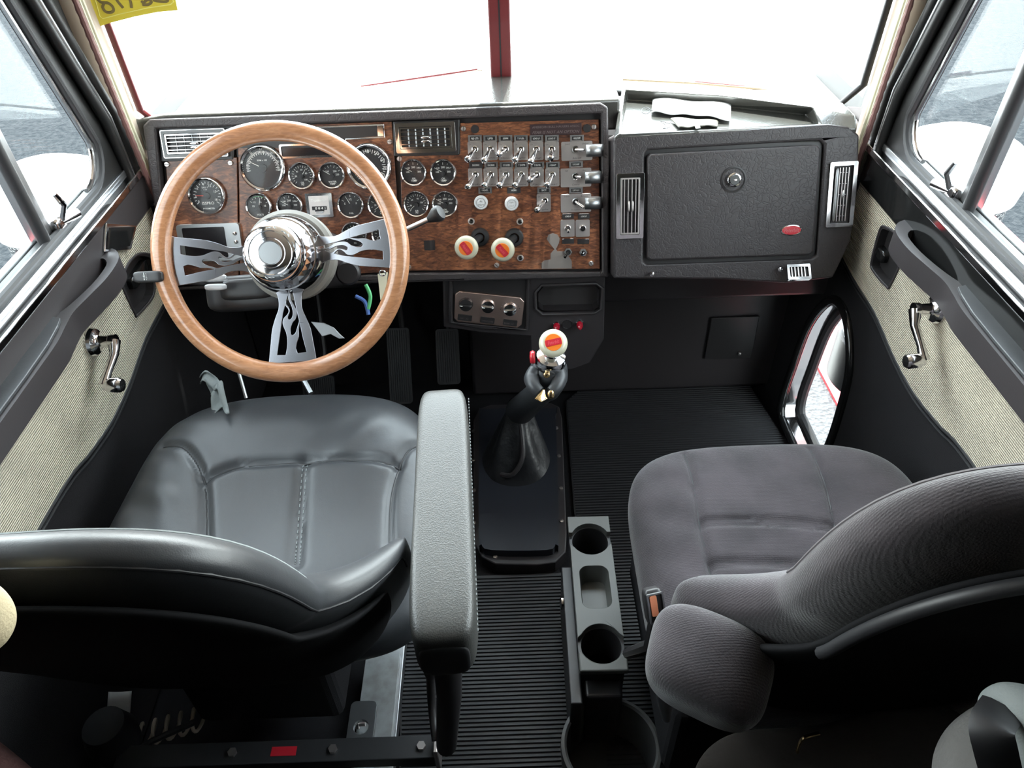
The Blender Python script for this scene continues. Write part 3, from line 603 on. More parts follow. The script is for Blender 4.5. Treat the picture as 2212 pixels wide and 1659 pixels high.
# toggle switches
def lever_to(o, g, tip, c_tip, r0, r1, kind='cone'):
    tx, ty = tip; P0 = g.p(0, 0, .004); P1 = g.p(tx, ty, c_tip); d = (P1-P0)
    pts = [P0, P0+d*.55, P0+d*.80, P0+d*.84, P0+d*.88, P0+d*.96, P1]
    rs = [r0*.55, r0, r0*1.05, r1*1.25, r1*1.3, r1, r1*.15] if kind == 'cone' else [r0*.5, r0*1.0, r1*1.1, r1*1.2, r1*1.25, r1*1.1, r1*.45]
    MB().tube(pts, rs, 12).build('lever', M['chrome'], o)
def toggle(px, py, nutpx, nutpy, tip, w_=30, h_=38, kind='cone', script='', tc_=.036):
    g0 = DF.sub(*ppx(px, py), C0)
    o = MB().prism(rrect(0, 0, w_*sc1, h_*sc1, .003), g0, 0, .0015).build('toggle_switch', M['steel'], dash, smooth=0, bevel=.0004)
    g = DF.sub(*ppx(nutpx, nutpy), C0)
    MB().lathe([(.0068, .0015), (.0068, .004), (.0055, .0045), (.0052, .006), (.0040, .006)], g, 20).build('nut', M['chrome'], o)
    tx, ty = DF.hit(tip[0], tip[1], C0+tc_); cx, cy = ppx(nutpx, nutpy)
    lever_to(o, g, (tx-cx, ty-cy), tc_, .0050, .0060, kind)
    if script: text_mb(script, g0, 0, -h_*sc1*.38, .0035, .0017, width=w_*sc1*.7, shear=.4).build('plate_lettering', M['dim'], o, smooth=0)
    text_mb('On', g0, -w_*sc1*.33, h_*sc1*.35, .003, .0017, shear=.4).build('plate_lettering', M['dim'], o, smooth=0)
R1 = ((1007.7, 346.9), (1043.8, 350), (1076, 334), (1110.6, 349), (1145, 353), (1189, 345))
R2 = ((1009, 407), (1044.6, 404), (1077, 404), (1110.6, 404), (1142, 390), (1180, 403))
for x, t, s_ in zip(XS, R1, ('Marker', 'Lights', 'Mirror', 'Light', 'Fog', 'Cab')): toggle(x, 326, x, 322, t, script=s_)
for i, (x, t, s_) in enumerate(zip(XS, R2, ('Brake', 'Brake', 'Lights', 'Dome', 'Fans', 'Heat'))): toggle(x+1, 383, x+1, 377, t, kind='ball' if i == 0 else 'cone', script=s_)
toggle(1174.5, 438, 1177, 433, (1157.5, 456.5), script='Light')
def guard_toggle(px, py, nx, tip, t1, t2, t3):
    g0 = DF.sub(*ppx(px, py), C0)
    o = MB().prism(rrect(0, 0, 66*sc1, 39*sc1, .003), g0, 0, .0015).build('guarded_switch', M['steel'], dash, smooth=0, bevel=.0004)
    gx = 33*sc1
    MB().fbox(g0, gx-.004, gx+.018, -.013, .013, .0015, .003).build('guard_base', M['steel'], o, smooth=0)
    # hooked guard band: from base edge out, up and back over the lever
    prof = [(gx+.016, .003), (gx+.021, .010), (gx+.021, .020), (gx+.015, .026), (gx-.004, .028), (gx-.016, .026)]
    m = MB(); vs = []; hw = .012
    for (a_, c_) in prof: vs += [g0.p(a_, -hw, c_), g0.p(a_, hw, c_)]
    m.add(vs, [(2*i, 2*i+1, 2*i+3, 2*i+2) for i in range(len(prof)-1)])
    m.build('guard', M['satin'], o, smooth=60, solid=.0012)
    a_, b_ = ppx(nx, py-3); g = DF.sub(a_, b_, C0)
    MB().lathe([(.0078, .0015), (.0078, .004), (.006, .006), (.0045, .006)], g, 20).build('nut', M['chrome'], o)
    tx, ty = DF.hit(tip[0], tip[1], C0+.018)
    MB().tube([g.p(0, 0, .004), g.p((tx-a_)*.8, (ty-b_)*.8, .015), g.p(tx-a_, ty-b_, .018)], [.003, .0038, .002], 10).build('lever', M['chrome'], o)
    for (t, x, y) in ((t1, -.02, .0145), (t2, .018, .0145), (t3, 0, -.0145)): text_mb(t, g0, x, y, .0035, .0017, shear=.4).build('plate_lettering', M['dim'], o, smooth=0)
guard_toggle(1246, 326, 1243, (1262, 324), 'Lock', 'Unlock', 'Axle Diff')
guard_toggle(1244, 383.5, 1243, (1256, 383), 'Fill', 'Open', 'Control')
guard_toggle(1244, 438.5, 1243, (1262, 449), 'Inflate', 'Release', 'Air suspension')
# push buttons, lamps
for (x, y, t) in ((1039, 437.5, 'Air Horn'), (1105, 440, 'Light Ctrl')):
    g = DF.sub(*ppx(x, y, .012), C0)
    o = MB().lathe([(.0150, 0), (.0150, .009), (.0135, .012), (.0003, .0125)], g, 32).build('push_button', M['white'], dash)
    MB().lathe([(.0098, .0122), (.0098, .0130), (.0092, .0130), (.0092, .0122)], g, 32, cap=False).build('button_ring', M['satin'], o)
    text_mb(t.split()[0], g, 0, .003, .004, .0127, shear=.4).build('button_lettering', M['satin'], o, smooth=0)
    text_mb(t.split()[1], g, 0, -.004, .004, .0127, shear=.4).build('button_lettering', M['satin'], o, smooth=0)
for (x, y) in ((1018, 478), (1123, 478.5), (1124, 557)):
    g = DF.sub(*ppx(x, y), C0)
    o = MB().lathe([(.0075, 0), (.0072, .002), (.0052, .0025)], g, 24).build('indicator_lamp', M['steel'], dash)
    MB().lathe([(.0052, .001), (.0045, .0035), (.0003, .005)], g, 20).build('lamp_lens', M['gloss'], o)
def small_toggle(px, py, lever=True):
    g = DF.sub(*ppx(px, py), C0)
    o = MB().prism(rrect(0, 0, 31*sc1, 37*sc1, .003), g, 0, .0015).build('toggle_switch', M['steel'], dash, smooth=0, bevel=.0004)
    MB().lathe([(.0072, .0015), (.0072, .004), (.0055, .0065), (.0042, .0065), (.004, .002)], g, 20, cap=False).build('nut', M['chrome'], o)
    if lever: MB().tube([g.p(0, 0, .002), g.p(0, -.004, .014), g.p(0, -.006, .020)], [.002, .003, .0025], 10).build('lever', M['chrome'], o)
    else: MB().lathe([(.0042, .003), (.0003, .0034)], g, 16).build('switch_hole', M['plastic'], o)
small_toggle(1226, 493); small_toggle(1258.5, 493, False)
for (x, y, tx, ty) in ((1227, 544, 1220, 556), (1259.5, 545, 1257, 550)):
    g = DF.sub(*ppx(x, y), C0)
    o = MB().lathe([(.0088, 0), (.0088, .004)], g, 6).build('toggle_switch', M['satin'], dash, smooth=0)
    MB().lathe([(.0060, .004), (.0055, .007), (.003, .007)], g, 16).build('nut', M['chrome'], o)
    u_, v_ = DF.hit(tx, ty, C0+.018); a, b = ppx(x, y)
    MB().tube([g.p(0, 0, .005), g.p(u_-a, v_-b, .018)], [.0022, .0030], 10).build('lever', M['gloss'], o)
# air brake pull knobs
for (kx, ky, fx, fy, an) in ((1007.5, 535, 1037, 512, -.95), (1086, 539.5, 1111, 513, -.85)):
    g = DF.sub(*ppx(fx, fy), C0)
    o = MB().lathe([(.0205, 0), (.0205, .003), (.0175, .009), (.011, .010), (.010, .006)], g, 36, cap=False).build('air_brake_knob', M['rubber'], dash, label='cream air brake pull knob with orange centre')
    hc = .060; tx, ty = DF.hit(kx, ky, C0+hc); a, b = ppx(fx, fy)
    ax = (g.p(tx-a, ty-b, hc)-g.p(0, 0, 0)).normalized()
    MB().tube([g.p(0, 0, .002), g.p((tx-a)*.86, (ty-b)*.86, hc*.86)], [.0085, .0085], 20).build('stem', M['rubber'], o)
    kn = Fr(g.p(tx-a, ty-b, hc), (g.u - ax*g.u.dot(ax)), g.v)
    vd = (CO-kn.O).normalized(); nn = (ax*.5+vd*.5+DF.n*.4).normalized()
    kn = Fr(kn.O, DF.u-nn*DF.u.dot(nn), nn.cross(DF.u))
    MB().lathe([(.012, -.012), (.022, -.009), (.0255, -.003), (.0255, .001), (.022, .006), (.0165, .0075), (.0003, .0075)], kn, 44).build('knob', M['cream'], o)
    MB().lathe([(.0155, .0074), (.0150, .0085), (.0003, .0085)], kn, 36).build('knob_disc', M['orange'], o)
    kb = kn.sub(0, 0, 0, an)
    MB().prism(rrect(0, 0, .0285, .0125, .0015), kb, .0085, .0095).build('knob_badge', M['red'], o, smooth=0, bevel=.0004)
    text_mb('Peterbilt', kb, 0, 0, .006, .0096, width=.018, shear=.3).build('knob_lettering', mat('embossed_red', (.75, .12, .15), .3), o, smooth=0)
# bare square and worn patch on the wood
a, b = ppx(928, 530)
MB().fbox(DF, a-.012, a+.012, b-.011, b+.011, C0-.001, C0+.0004).build('bare_patch', M['plastic'], dash, smooth=0)
wp = [(1440, 330), (1500, 350), (1530, 400), (1520, 460), (1480, 540), (1500, 572), (1600, 570), (1640, 620), (1690, 700), (1690, 800), (1290, 803), (1290, 720), (1330, 690), (1410, 680), (1410, 600), (1440, 565), (1462, 545), (1400, 470), (1358, 410), (1380, 350)]
MB().prism(poly([(960+x/6.144, 450+y/6.144) for x, y in wp], c=C0), DF, C0-.001, C0+.0003).build('bare_patch', M['wear'], dash, smooth=0, label='bare grey patch where the wood finish is gone')
# ------------------------------------------------------------------ passenger side dash with tray and glove door
PF = Fr((.24, 1.500, .930), (1, .006, 0), (0, math.sin(RK), math.cos(RK)))
pd = root('passenger_dashboard', (.5, 1.55, .55), 'black grained passenger dash box with open tray on top and locking glove door', 'dashboard')
def PP(pts, c=0, fr=PF): return [fr.hit(x, y, c) for x, y in pts]
face = PP([(1325, 300), (1340, 293), (1600, 280), (1790, 268), (1835, 274), (1857, 292), (1852, 420), (1838, 520), (1800, 600), (1700, 612), (1560, 604), (1325, 602)])
door = PP([(1393, 332), (1400, 324), (1772, 303), (1781, 312), (1765, 552), (1750, 560), (1400, 572), (1390, 566)])
MB().prism(face, PF, -.10, 0, holes=[door]).build('shell', M['vinyl'], pd, smooth=40, bevel=.009)
MB().prism(door, PF, -.05, -.010).build('door_backing', M['plastic'], pd, smooth=0)
dpx = PP([(1398, 338), (1406, 332), (1763, 313), (1771, 321), (1756, 544), (1746, 551), (1405, 563), (1397, 558)])
GD = MB().prism(dpx, PF, -.014, .006).build('glove_door', M['vinyl'], pd, smooth=40, bevel=.006)
a, b = PF.hit(1584, 388, .006); g = PF.sub(a, b, .006)
LK = MB().lathe([(.027, -.002), (.027, .0015), (.0245, .002), (.022, -.0), (.016, -.001)], g, 40, cap=False).build('lock_bezel', M['plastic'], GD)
LK2 = MB().lathe([(.0145, -.001), (.0145, .009), (.012, .011), (.0003, .011)], g, 32).build('lock', M['chrome'], pd, label='round chrome lock of the glove door')
MB().lathe([(.0108, .0108), (.010, .0118), (.0003, .0118)], g, 24).build('lock_cylinder', M['gloss'], LK2)
MB().lathe([(.004, .0118), (.003, .0135), (.0003, .0137)], g.sub(.001, 0, 0), 16, sy=.6).build('keyhole', M['steel'], LK2)
a, b = PF.hit(1709, 497, .006); g = PF.sub(a, b, .006)
bd = MB().lathe([(.0225, -.001), (.0225, .0015), (.020, .0025), (.0003, .0028)], g, 40, sy=.5).build('badge', M['chrome'], pd, label='red oval badge with bright rim')
MB().lathe([(.0205, .002), (.0195, .0032), (.0003, .0034)], g, 40, sy=.47).build('badge_field', M['red'], bd)
text_mb('Peterbilt', g, 0, 0, .0085, .0037, width=.032, shear=.2).build('badge_lettering', mat('badge_letter', (.55, .16, .17), .3), bd, smooth=0)
vent(1331, 375, 1388, 513, pd, PF, nh=2, nv=4, c=.0, vertical=True)
PV = PF.sub(0, 0, 0)
vq = PP([(1791, 351), (1849, 349), (1840, 486), (1783, 490)])
vcx = sum(q[0] for q in vq)/4; vcy = sum(q[1] for q in vq)/4
pv = Fr(PF.p(vcx, vcy, 0), PF.u+PF.v*.02+PF.n*.10, PF.v-PF.u*.055)
def vent_local(g, w_, h_, parent):
    o = MB().prism(rrect(0, 0, w_, h_, .003), g, -.006, .009, holes=[rrect(0, 0, w_-.016, h_-.016, .002)]).build('air_vent', M['chrome'], parent, smooth=30, bevel=.002)
    MB().prism(rrect(0, 0, w_-.014, h_-.014, .002), g, -.004, -.001).build('vent_back', M['plastic'], o, smooth=0)
    m = MB()
    for i in range(4): x = -w_*.12+.006*i; m.fbox(g, x-.0008, x+.0008, -h_/2+.012, h_/2-.012, .003, .007)
    m.build('louvers', M['steel'], o, smooth=0)
    m = MB()
    for i in range(5): y = -h_/2+h_*(i+1)/6; m.fbox(g, -w_*.14, w_*.24, y-.0006, y+.0006, .001, .004)
    m.build('deflectors', M['satin'], o, smooth=0)
    MB().rbox(g.sub(-w_*.22, 0, .005), (.004, h_/2-.012, .005), 4, 6).build('vent_flap', M['satin'], o)
    MB().rbox(g.sub(.002, 0, .009), (.002, .010, .003), 3, 6).build('vent_tab', M['chrome'], o)
vent_local(pv, 56*sc1, 134*sc1, pd)
# tray box on top, following the windshield
A_ = lambda x, y, z: onZ(x, y, z)
Of = PF.p(*PF.hit(1326, 298), 0), PF.p(*PF.hit(1600, 283), 0), PF.p(*PF.hit(1852, 278), 0)
Oo = [V((q.x, q.y, q.z)) for q in Of]+[A_(1850, 248, .943), A_(1822, 222, .952), A_(1775, 206, .958), A_(1560, 193, .957), A_(1345, 181, .956)]
Oi = [A_(1338, 289, .933), A_(1600, 277, .933), A_(1772, 268, .934), A_(1756, 232, .954), A_(1560, 207, .953), A_(1351, 194, .952)]
Ob = [A_(1340, 287, .925), A_(1600, 275, .925), A_(1760, 266, .925), A_(1742, 248, .926), A_(1560, 230, .926), A_(1354, 216, .926)]
nO = len(Oo); vs = Oo+Oi+Ob+[V((q.x, q.y, .80)) for q in Oo]
I0, B0, K0 = nO, nO+6, nO+12
fs = [(0, 1, I0+1, I0), (1, 2, I0+2, I0+1), (2, 3, 4, I0+3, I0+2), (4, 5, I0+3), (5, 6, I0+4, I0+3), (6, 7, I0+5, I0+4), (7, 0, I0, I0+5)]
fs += [(I0+i, I0+(i+1) % 6, B0+(i+1) % 6, B0+i) for i in range(6)]+[tuple(B0+i for i in range(6))]
fs += [(i, (i+1) % nO, K0+(i+1) % nO, K0+i) for i in range(nO)]
MB().add(vs, fs).build('tray', M['vinyl_top'], pd, smooth=0, bevel=.004, label='open tray in the dash top')
# lower vent and small knob under the glove box
LF = Fr(PF.p(*PF.hit(1560, 575), -.0), (1, 0, 0), (0, .75, .66))
lo = [LF.hit(x, y) for x, y in ((1325, 572), (1395, 575), (1790, 548), (1842, 525), (1800, 560), (1700, 615), (1560, 640), (1325, 645))]
q = [LF.hit(x, y, .002) for x, y in ((1703, 578), (1758, 577), (1733, 607), (1683, 609))]
gv = Fr(LF.p(sum(a for a, b in q)/4, sum(b for a, b in q)/4, .016), (1, 0, 0), (.35, .72, .60))
o = MB().prism(rrect(0, 0, .050, .034, .002), gv, -.004, .006, holes=[rrect(0, 0, .040, .022, .002)]).build('floor_vent', M['chrome'], pd, smooth=30, bevel=.0015)
MB().prism(rrect(0, 0, .042, .024, .002), gv, -.003, 0).build('vent_back', M['plastic'], o, smooth=0)
m = MB()
for i in range(5): m.fbox(gv, -.016+.007*i, -.014+.007*i, -.011, .011, 0, .004)
m.build('louvers', M['steel'], o, smooth=0)
for (x, y) in ((1408, 592), (1685, 582)):
    g = PF.sub(*PF.hit(x, y, .012), .0)
    MB().lathe([(.003, -.01), (.003, .008), (.0055, .010), (.005, .014), (.0003, .015)], g, 16).build('release_knob', M['chrome'], pd)
# lower passenger panels
lp = root('lower_panel', (.5, 1.7, .2), 'black lower panel below the passenger dash with access cover', 'panel')
MB().box(.02, .80, 1.55, 1.60, .48, .70).build('upper_skirt', M['vinyl_fine'], lp, bevel=.01)
MB().box(-.12, .80, 1.74, 1.78, .02, .66).build('firewall_panel', M['vinyl_fine'], lp, bevel=.01)
q = [V((v.x, 1.738, v.z)) for v in (onY(1535, 684, 1.74), onY(1640, 680, 1.74), onY(1622, 772, 1.74), onY(1520, 773, 1.74))]
MB().add(q+[p+V((0, -.006, 0)) for p in q], [(0, 1, 2, 3), (4, 5, 6, 7), (0, 1, 5, 4), (1, 2, 6, 5), (2, 3, 7, 6), (3, 0, 4, 7)]).build('access_cover', M['plastic'], lp, smooth=0, bevel=.003)
p = onY(1597, 763, 1.73); MB().lathe([(.006, 0), (.005, .004), (.0003, .005)], Fr(p, (1, 0, 0), (0, .0, 1)), 16).build('cover_screw', M['steel'], lp)

# ------------------------------------------------------------------ centre console under the walnut panel
cc_ = root('center_console', (0, 1.45, .45), 'black centre console with heater controls and small storage pocket', 'console')
CF = Fr(DF.p(*H(1130, 592), -.012), (1, 0, 0), (0, math.sin(math.radians(12)), math.cos(math.radians(12))))
def CP(pts, c=0, fr=CF): return [fr.hit(x, y, c) for x, y in pts]
MB().prism(CP([(955, 588), (1308, 582), (1305, 735), (1275, 785), (1235, 800), (1148, 803), (1146, 728), (1040, 720), (958, 708)]), CF, -.03, -.004, holes=[CP([(1160, 628), (1172, 618), (1288, 614), (1299, 624), (1297, 668), (1285, 674), (1172, 677), (1160, 667)])]).build('console_face', M['vinyl_fine'], cc_, smooth=0, bevel=.003)
# pocket
po = CP([(1157, 632), (1170, 617), (1288, 613), (1301, 623), (1299, 668), (1285, 677), (1172, 680), (1157, 667)])
MB().tube([CF.p(a, b, -.002) for a, b in po], .004, 8, closed=True).build('pocket_rim', M['vinyl_fine'], cc_)
pi_ = CP([(1163, 634), (1174, 621), (1285, 618), (1295, 627), (1293, 664), (1283, 671), (1174, 673), (1163, 664)])
MB().prism(pi_, CF, -.045, -.040).build('pocket_back', mat('pocket_grey', (.040, .035, .036), .7), cc_, smooth=0)
n = len(pi_); cxp = sum(a for a, b in pi_)/n; cyp = sum(b for a, b in pi_)/n
MB().add([CF.p(a, b, -.004) for a, b in pi_]+[CF.p(a, b, -.042) for a, b in pi_], [(i, (i+1) % n, (i+1) % n+n, i+n) for i in range(n)]).build('pocket_wall', M['vinyl_fine'], cc_, smooth=30)
# heater box housing and plate, tilted
hb = CP([(968, 590), (1146, 588), (1142, 722), (1040, 718), (968, 705)], c=.02)
MB().prism(hb, CF, -.02, .006, holes=[CP([(978, 603), (1138, 600), (1136, 712), (978, 697)], c=.006)]).build('control_housing', M['vinyl_fine'], cc_, smooth=30, bevel=.004)
MB().prism(CP([(976, 601), (1140, 598), (1138, 714), (976, 700)], c=.0), CF, -.02, -.002).build('housing_floor', M['plastic'], cc_, smooth=0)
pq_ = CP([(983, 636), (992, 629), (1124, 643), (1133, 652), (1127, 702), (1117, 709), (988, 695), (981, 688)], c=.006)
HP = MB().prism(pq_, CF, -.002, .006).build('heater_control_panel', mat('heater_plate_wood_reflect', (.70, .52, .45), .38, 1), cc_, smooth=30, bevel=.002, label='polished heater control plate with three knobs')  # bronze tint puts the reflection of the wood into the metal colour
an = math.atan2(*(CF.hit(1120, 665)[i]-CF.hit(1000, 650)[i] for i in (1, 0)))
for i, (x, y, mt) in enumerate(((1006, 660, 'plastic'), (1054, 664, 'chrome'), (1102, 670.5, 'chrome'))):
    g = CF.sub(*CF.hit(x, y, .014), .006, an+(.25 if i == 2 else 0))
    MB().lathe([(.0165, 0), (.0155, .003), (.0145, .008), (.0003, .009)], g, 32).build('heater_knob', M[mt], HP)
    MB().rbox(g.sub(-.001, 0, .010), (.0150, .0038, .0050), 4, 8).build('knob_grip', M[mt], HP)
    MB().fbox(g, -.014, -.007, -.0008, .0008, .0145, .0156).build('knob_pointer', M['mark'], HP, smooth=0)
for i in range(11):
    a = math.radians(10+16*i); g = CF.sub(*CF.hit(1102, 670.5, .006), .006)
    MB().lathe([(.0012, 0), (.0003, .0003)], g.sub(.0225*math.cos(a), .0225*math.sin(a)), 8, cap=False).build('dial_dot', M['dim'], HP, smooth=0)
for (x, y, t1, t2) in ((1004, 687, 'OFF', 'AC'), (1053, 692.5, 'OPEN', 'CLOSE'), (1102, 698, 'BUNK', 'AC')):
    g = CF.sub(*CF.hit(x, y, .010), .006, an)
    o = MB().prism(rrect(0, 0, .033, .0145, .002), g, 0, .003).build('rocker_switch', M['plastic'], HP, smooth=0, bevel=.001)
    text_mb(t1, g, -.007, -.002, .0035, .0032).build('rocker_lettering', M['dim'], HP, smooth=0); text_mb(t2, g, .006, -.002, .0035, .0032).build('rocker_lettering', M['dim'], HP, smooth=0)
# lighter socket ring and two red lamps
for (x, y) in ((1202, 706), (1252, 703)):
    a, b = CF.hit(x, y-4, 0); g = CF.sub(a, b, -.004)
    o = MB().lathe([(.0095, 0), (.0092, .006), (.008, .008)], g, 24).build('warning_lamp', M['chrome'], cc_)
    g2 = Fr(g.p(0, 0, .006), g.u, (g.v+g.n*.35))
    MB().lathe([(.0082, 0), (.0080, .006), (.0060, .013), (.0025, .018), (.0003, .019)], g2, 10).build('lamp_lens', M['redglass'], o, smooth=25, label='red faceted lens')
g = CF.sub(*CF.hit(1225.5, 701, 0), -.004)
o = MB().lathe([(.0118, 0), (.0118, .003), (.0105, .003), (.0105, -.004)], g, 32, cap=False).build('lighter_socket', M['chrome'], cc_)
MB().lathe([(.0104, .0005), (.0003, .0005)], g, 24, cap=False).build('socket_plug', M['plastic'], o)

# ------------------------------------------------------------------ steering column and wheel
WC = dep(606, 549, 1.33); TL = math.radians(33)
WF = Fr(WC, (1, 0, 0), (0, math.sin(TL), math.cos(TL)))
WF = WF.sub(0, 0, 0, .035-.0)
sw = root('steering_wheel', WC, 'wood rimmed steering wheel with three chrome flame cut spokes', 'steering wheel')
RR = .2115; MB().grid(lambda u, v: WF.p((RR+.0175*math.cos(2*PI*v))*math.cos(2*PI*u), (RR+.0175*math.cos(2*PI*v))*math.sin(2*PI*u), .0155*math.sin(2*PI*v)), 120, 24).build('rim', M['rimwood'], sw, smooth=180)
sk = 3.95*1218; ox, oy = 1090.0, -86.0
def L2(pts, mirror=1): return [((x-ox)/sk*mirror, -(y-oy)/sk) for x, y in pts]
sp_out = spl2([(1010, 130), (960, 190), (985, 240), (1000, 300), (995, 380), (960, 460), (925, 560), (908, 660)], 3, False)+[(875, 850), (1295, 850)]+spl2([(1272, 640), (1258, 550), (1222, 450), (1200, 380), (1205, 280), (1228, 210), (1200, 140), (1170, 100)], 3, False)
hA = spl2([(1055, 352), (1078, 385), (1080, 412), (1060, 440), (1035, 462), (1022, 500), (1030, 545), (1046, 590), (1052, 655), (1045, 720)], 3, False)+[(1028, 784), (955, 779), (1000, 560), (1028, 430)]
hB = spl2([(1098, 246), (1080, 285), (1064, 335), (1084, 368), (1091, 405), (1080, 440), (1070, 465), (1088, 478), (1108, 458), (1117, 420), (1110, 365), (1092, 315), (1088, 275)], 3, True)
hC = spl2([(1118, 248), (1132, 256), (1142, 330), (1156, 430), (1166, 495), (1150, 540), (1128, 595), (1102, 615), (1086, 600), (1090, 555), (1112, 505), (1137, 480), (1149, 430), (1141, 375), (1115, 318), (1105, 275)], 3, True)
hD = spl2([(1172, 520), (1158, 575), (1154, 635), (1132, 690), (1122, 735)], 3, False)+[(1133, 775), (1212, 770), (1188, 640)]
for ang, mir in ((0, 1), (math.radians(92), 1), (math.radians(-90), 1)):
    g = WF.sub(0, 0, -.028, ang); al = math.radians(7); g = Fr(g.O, g.u, g.v*math.cos(al)-g.n*math.sin(al))
    MB().prism(L2(sp_out, mir), g, -.006, -.0015, holes=[L2(h, mir) for h in (hA, hB, hC, hD)]).build('spoke', M['steel_spoke'] if 'steel_spoke' in M else M['steel'], sw, smooth=0, bevel=.0008, label='polished spoke with flame shaped cutouts')
hub = MB().lathe([(.072, -.050), (.070, -.020), (.066, -.004), (.064, .001), (.058, .003)], WF, 60).build('hub_plate', M['chrome'], sw)
m = MB(); NF = 28; vs = []
for k_, (r_, c_) in enumerate(((.062, .002), (.058, .012), (.052, .022), (.0515, .034))):
    for i in range(NF): a = 2*PI*(i+(.5 if k_ % 2 else 0))/NF; vs.append(WF.p(r_*math.cos(a), r_*math.sin(a), c_))
fs = []
for k_ in range(3):
    for i in range(NF):
        j2 = (i+1) % NF; A0, A1, B0_, B1_ = k_*NF+i, k_*NF+j2, (k_+1)*NF+i, (k_+1)*NF+j2
        fs += [(A0, A1, B0_), (A1, B1_, B0_)] if k_ % 2 == 0 else [(A0, A1, B1_), (A0, B1_, B0_)]
m.add(vs, fs).build('faceted_ring', M['chrome'], sw, smooth=0)
hbn = MB().lathe([(.0515, .030), (.0520, .040), (.0500, .049), (.0440, .056), (.0375, .0585), (.0360, .0575), (.0345, .0580), (.0265, .0590), (.0255, .0575), (.0245, .0590), (.0205, .0595), (.0195, .0580), (.0003, .0580)], WF, 72).build('horn_button', M['chrome'], sw, label='domed chrome horn button with engraved rings')
MB().lathe([(.0190, .0579), (.0188, .0583), (.0003, .0583)], WF, 48).build('center_disc', M['satin'], hbn)
m = MB()
for i in range(10):
    a = 2*PI*i/10+.2; g = WF.sub(0, 0, 0, a)
    for k_ in range(3):
        a2 = -.16+.16*k_; p_ = WF.sub(0, 0, 0, a+a2)
        m.rbox(Fr(p_.p(.0430-.001*k_, 0, .0566), p_.v+p_.u*(.6-.5*k_), p_.u), (.0035, .0012, .0006), 2.2, 4)
m.build('engraving', M['satin'], hbn)
colm = root('steering_column', (-.4, 1.3, .7), 'black steering column with grey collar and switch stalks behind the wheel', 'steering column')
B_ = WF.sub(0, 0, 0)
MB().lathe([(.076, -.050), (.083, -.056), (.083, -.085), (.070, -.095)], WF, 48).build('collar', mat('column_grey', (.22, .21, .19), .5), colm, label='light grey column collar')
MB().lathe([(.073, -.085), (.068, -.12), (.062, -.30), (.060, -.70)], WF, 32).build('column_tube', M['vinyl_fine'], colm)
MB().rbox(WF.sub(-.10, -.062, -.13), (.085, .035, .035), 5, 12).build('switch_housing', M['plastic'], colm)
ho = MB().rbox(WF.sub(-.10, -.055, -.10), (.05, .02, .015), 5, 8).build('hazard_switch', M['plastic'], colm)
text_mb('⇔', WF, -.09, -.058, .008, -.084).build('switch_lettering', M['dim'], colm, smooth=0) if False else None
for (x, y, l_) in ((466, 600, .034), (466, 620, .034)):
    p = dep(x, y, 1.40); MB().rbox(Fr(p, (1, 0, 0), (0, .5, .8)), (.020, .006, .006), 4, 6).build('stalk_tip', M['white'], colm)
for (x0, x1, y) in ((445, 480, 625), (470, 510, 651)):
    a_, b_ = dep(x0, y, 1.45), dep(x1, y+1, 1.45); MB().tube([a_, b_], .003, 8).build('wiper_lever', M['chrome'], colm)
p = dep(545, 627, 1.50); MB().lathe([(.014, 0), (.012, .004), (.0003, .006)], Fr(p, (1, 0, 0), (0, .5, .8)), 24).build('pull_knob', M['satin'], colm)
st = dep(310, 597, 1.33)
tu = MB().rbox(Fr(dep(322, 598, 1.32), (1, 0, 0), (0, .5, .85)), (.026, .010, .008), 5, 10).build('turn_signal_lever', M['plastic'], colm)
MB().tube([dep(340, 598, 1.33), dep(430, 612, 1.40), dep(500, 610, 1.44)], .006, 10).build('lever_rod', M['plastic'], tu)
text_mb('⇧⇩', Fr(dep(313, 597, 1.3095), (1, 0, 0), (0, .5, .85)), 0, 0, .014, .0, width=.007).build('lever_lettering', M['mark'], tu, smooth=0)
tb = MB().tube([dep(800, 535, 1.43), dep(880, 495, 1.42), dep(930, 472, 1.405)], .0050, 12).build('trailer_brake_lever', M['satin'], colm, label='bright rod with black cone knob')
P0, P1 = dep(925, 475, 1.408), dep(944, 463, 1.398); d_ = (P1-P0)
MB().tube([P0, P0+d_*.3, P0+d_*.9, P0+d_*1.25, P0+d_*1.45, P0+d_*1.5], [.0055, .0085, .0145, .0155, .013, .004], 20).build('lever_knob', M['rubber'], tb)
# ignition and cables below column
for (pts, mt, nm) in (([(790, 615), (800, 640), (795, 668)], 'green', 'cable'), ([(768, 640), (788, 652), (796, 680)], 'blue', 'cable')):
    MB().tube(spline([dep(x, y, 1.5) for x, y in pts], 5), .004, 8).build(nm, M[mt], colm)
p = dep(754, 588, 1.49); ig = MB().lathe([(.024, 0), (.024, .012), (.020, .016), (.0003, .016)], Fr(p, (1, 0, 0), (0, .4, .9)), 32).build('hour_meter', M['plastic'], dash)
tg = root('hanging_tag', dep(825, 600, 1.46), 'pale tag hanging on a chrome ring under the dash right of the wheel', 'tag')
a_, b_, c_, d_ = dep(816, 592, 1.46), dep(838, 588, 1.46), dep(832, 645, 1.46), dep(822, 648, 1.46)
MB().add([a_, b_, c_, d_], [(0, 1, 2, 3)]).build('card', M['cream'], tg, smooth=0, solid=.0015)
MB().tube([dep(826, 590, 1.455)+V((.006*math.cos(t), 0, .006*math.sin(t))) for t in [2*PI*i/12 for i in range(12)]], .0015, 6, closed=True).build('ring', M['chrome'], tg)

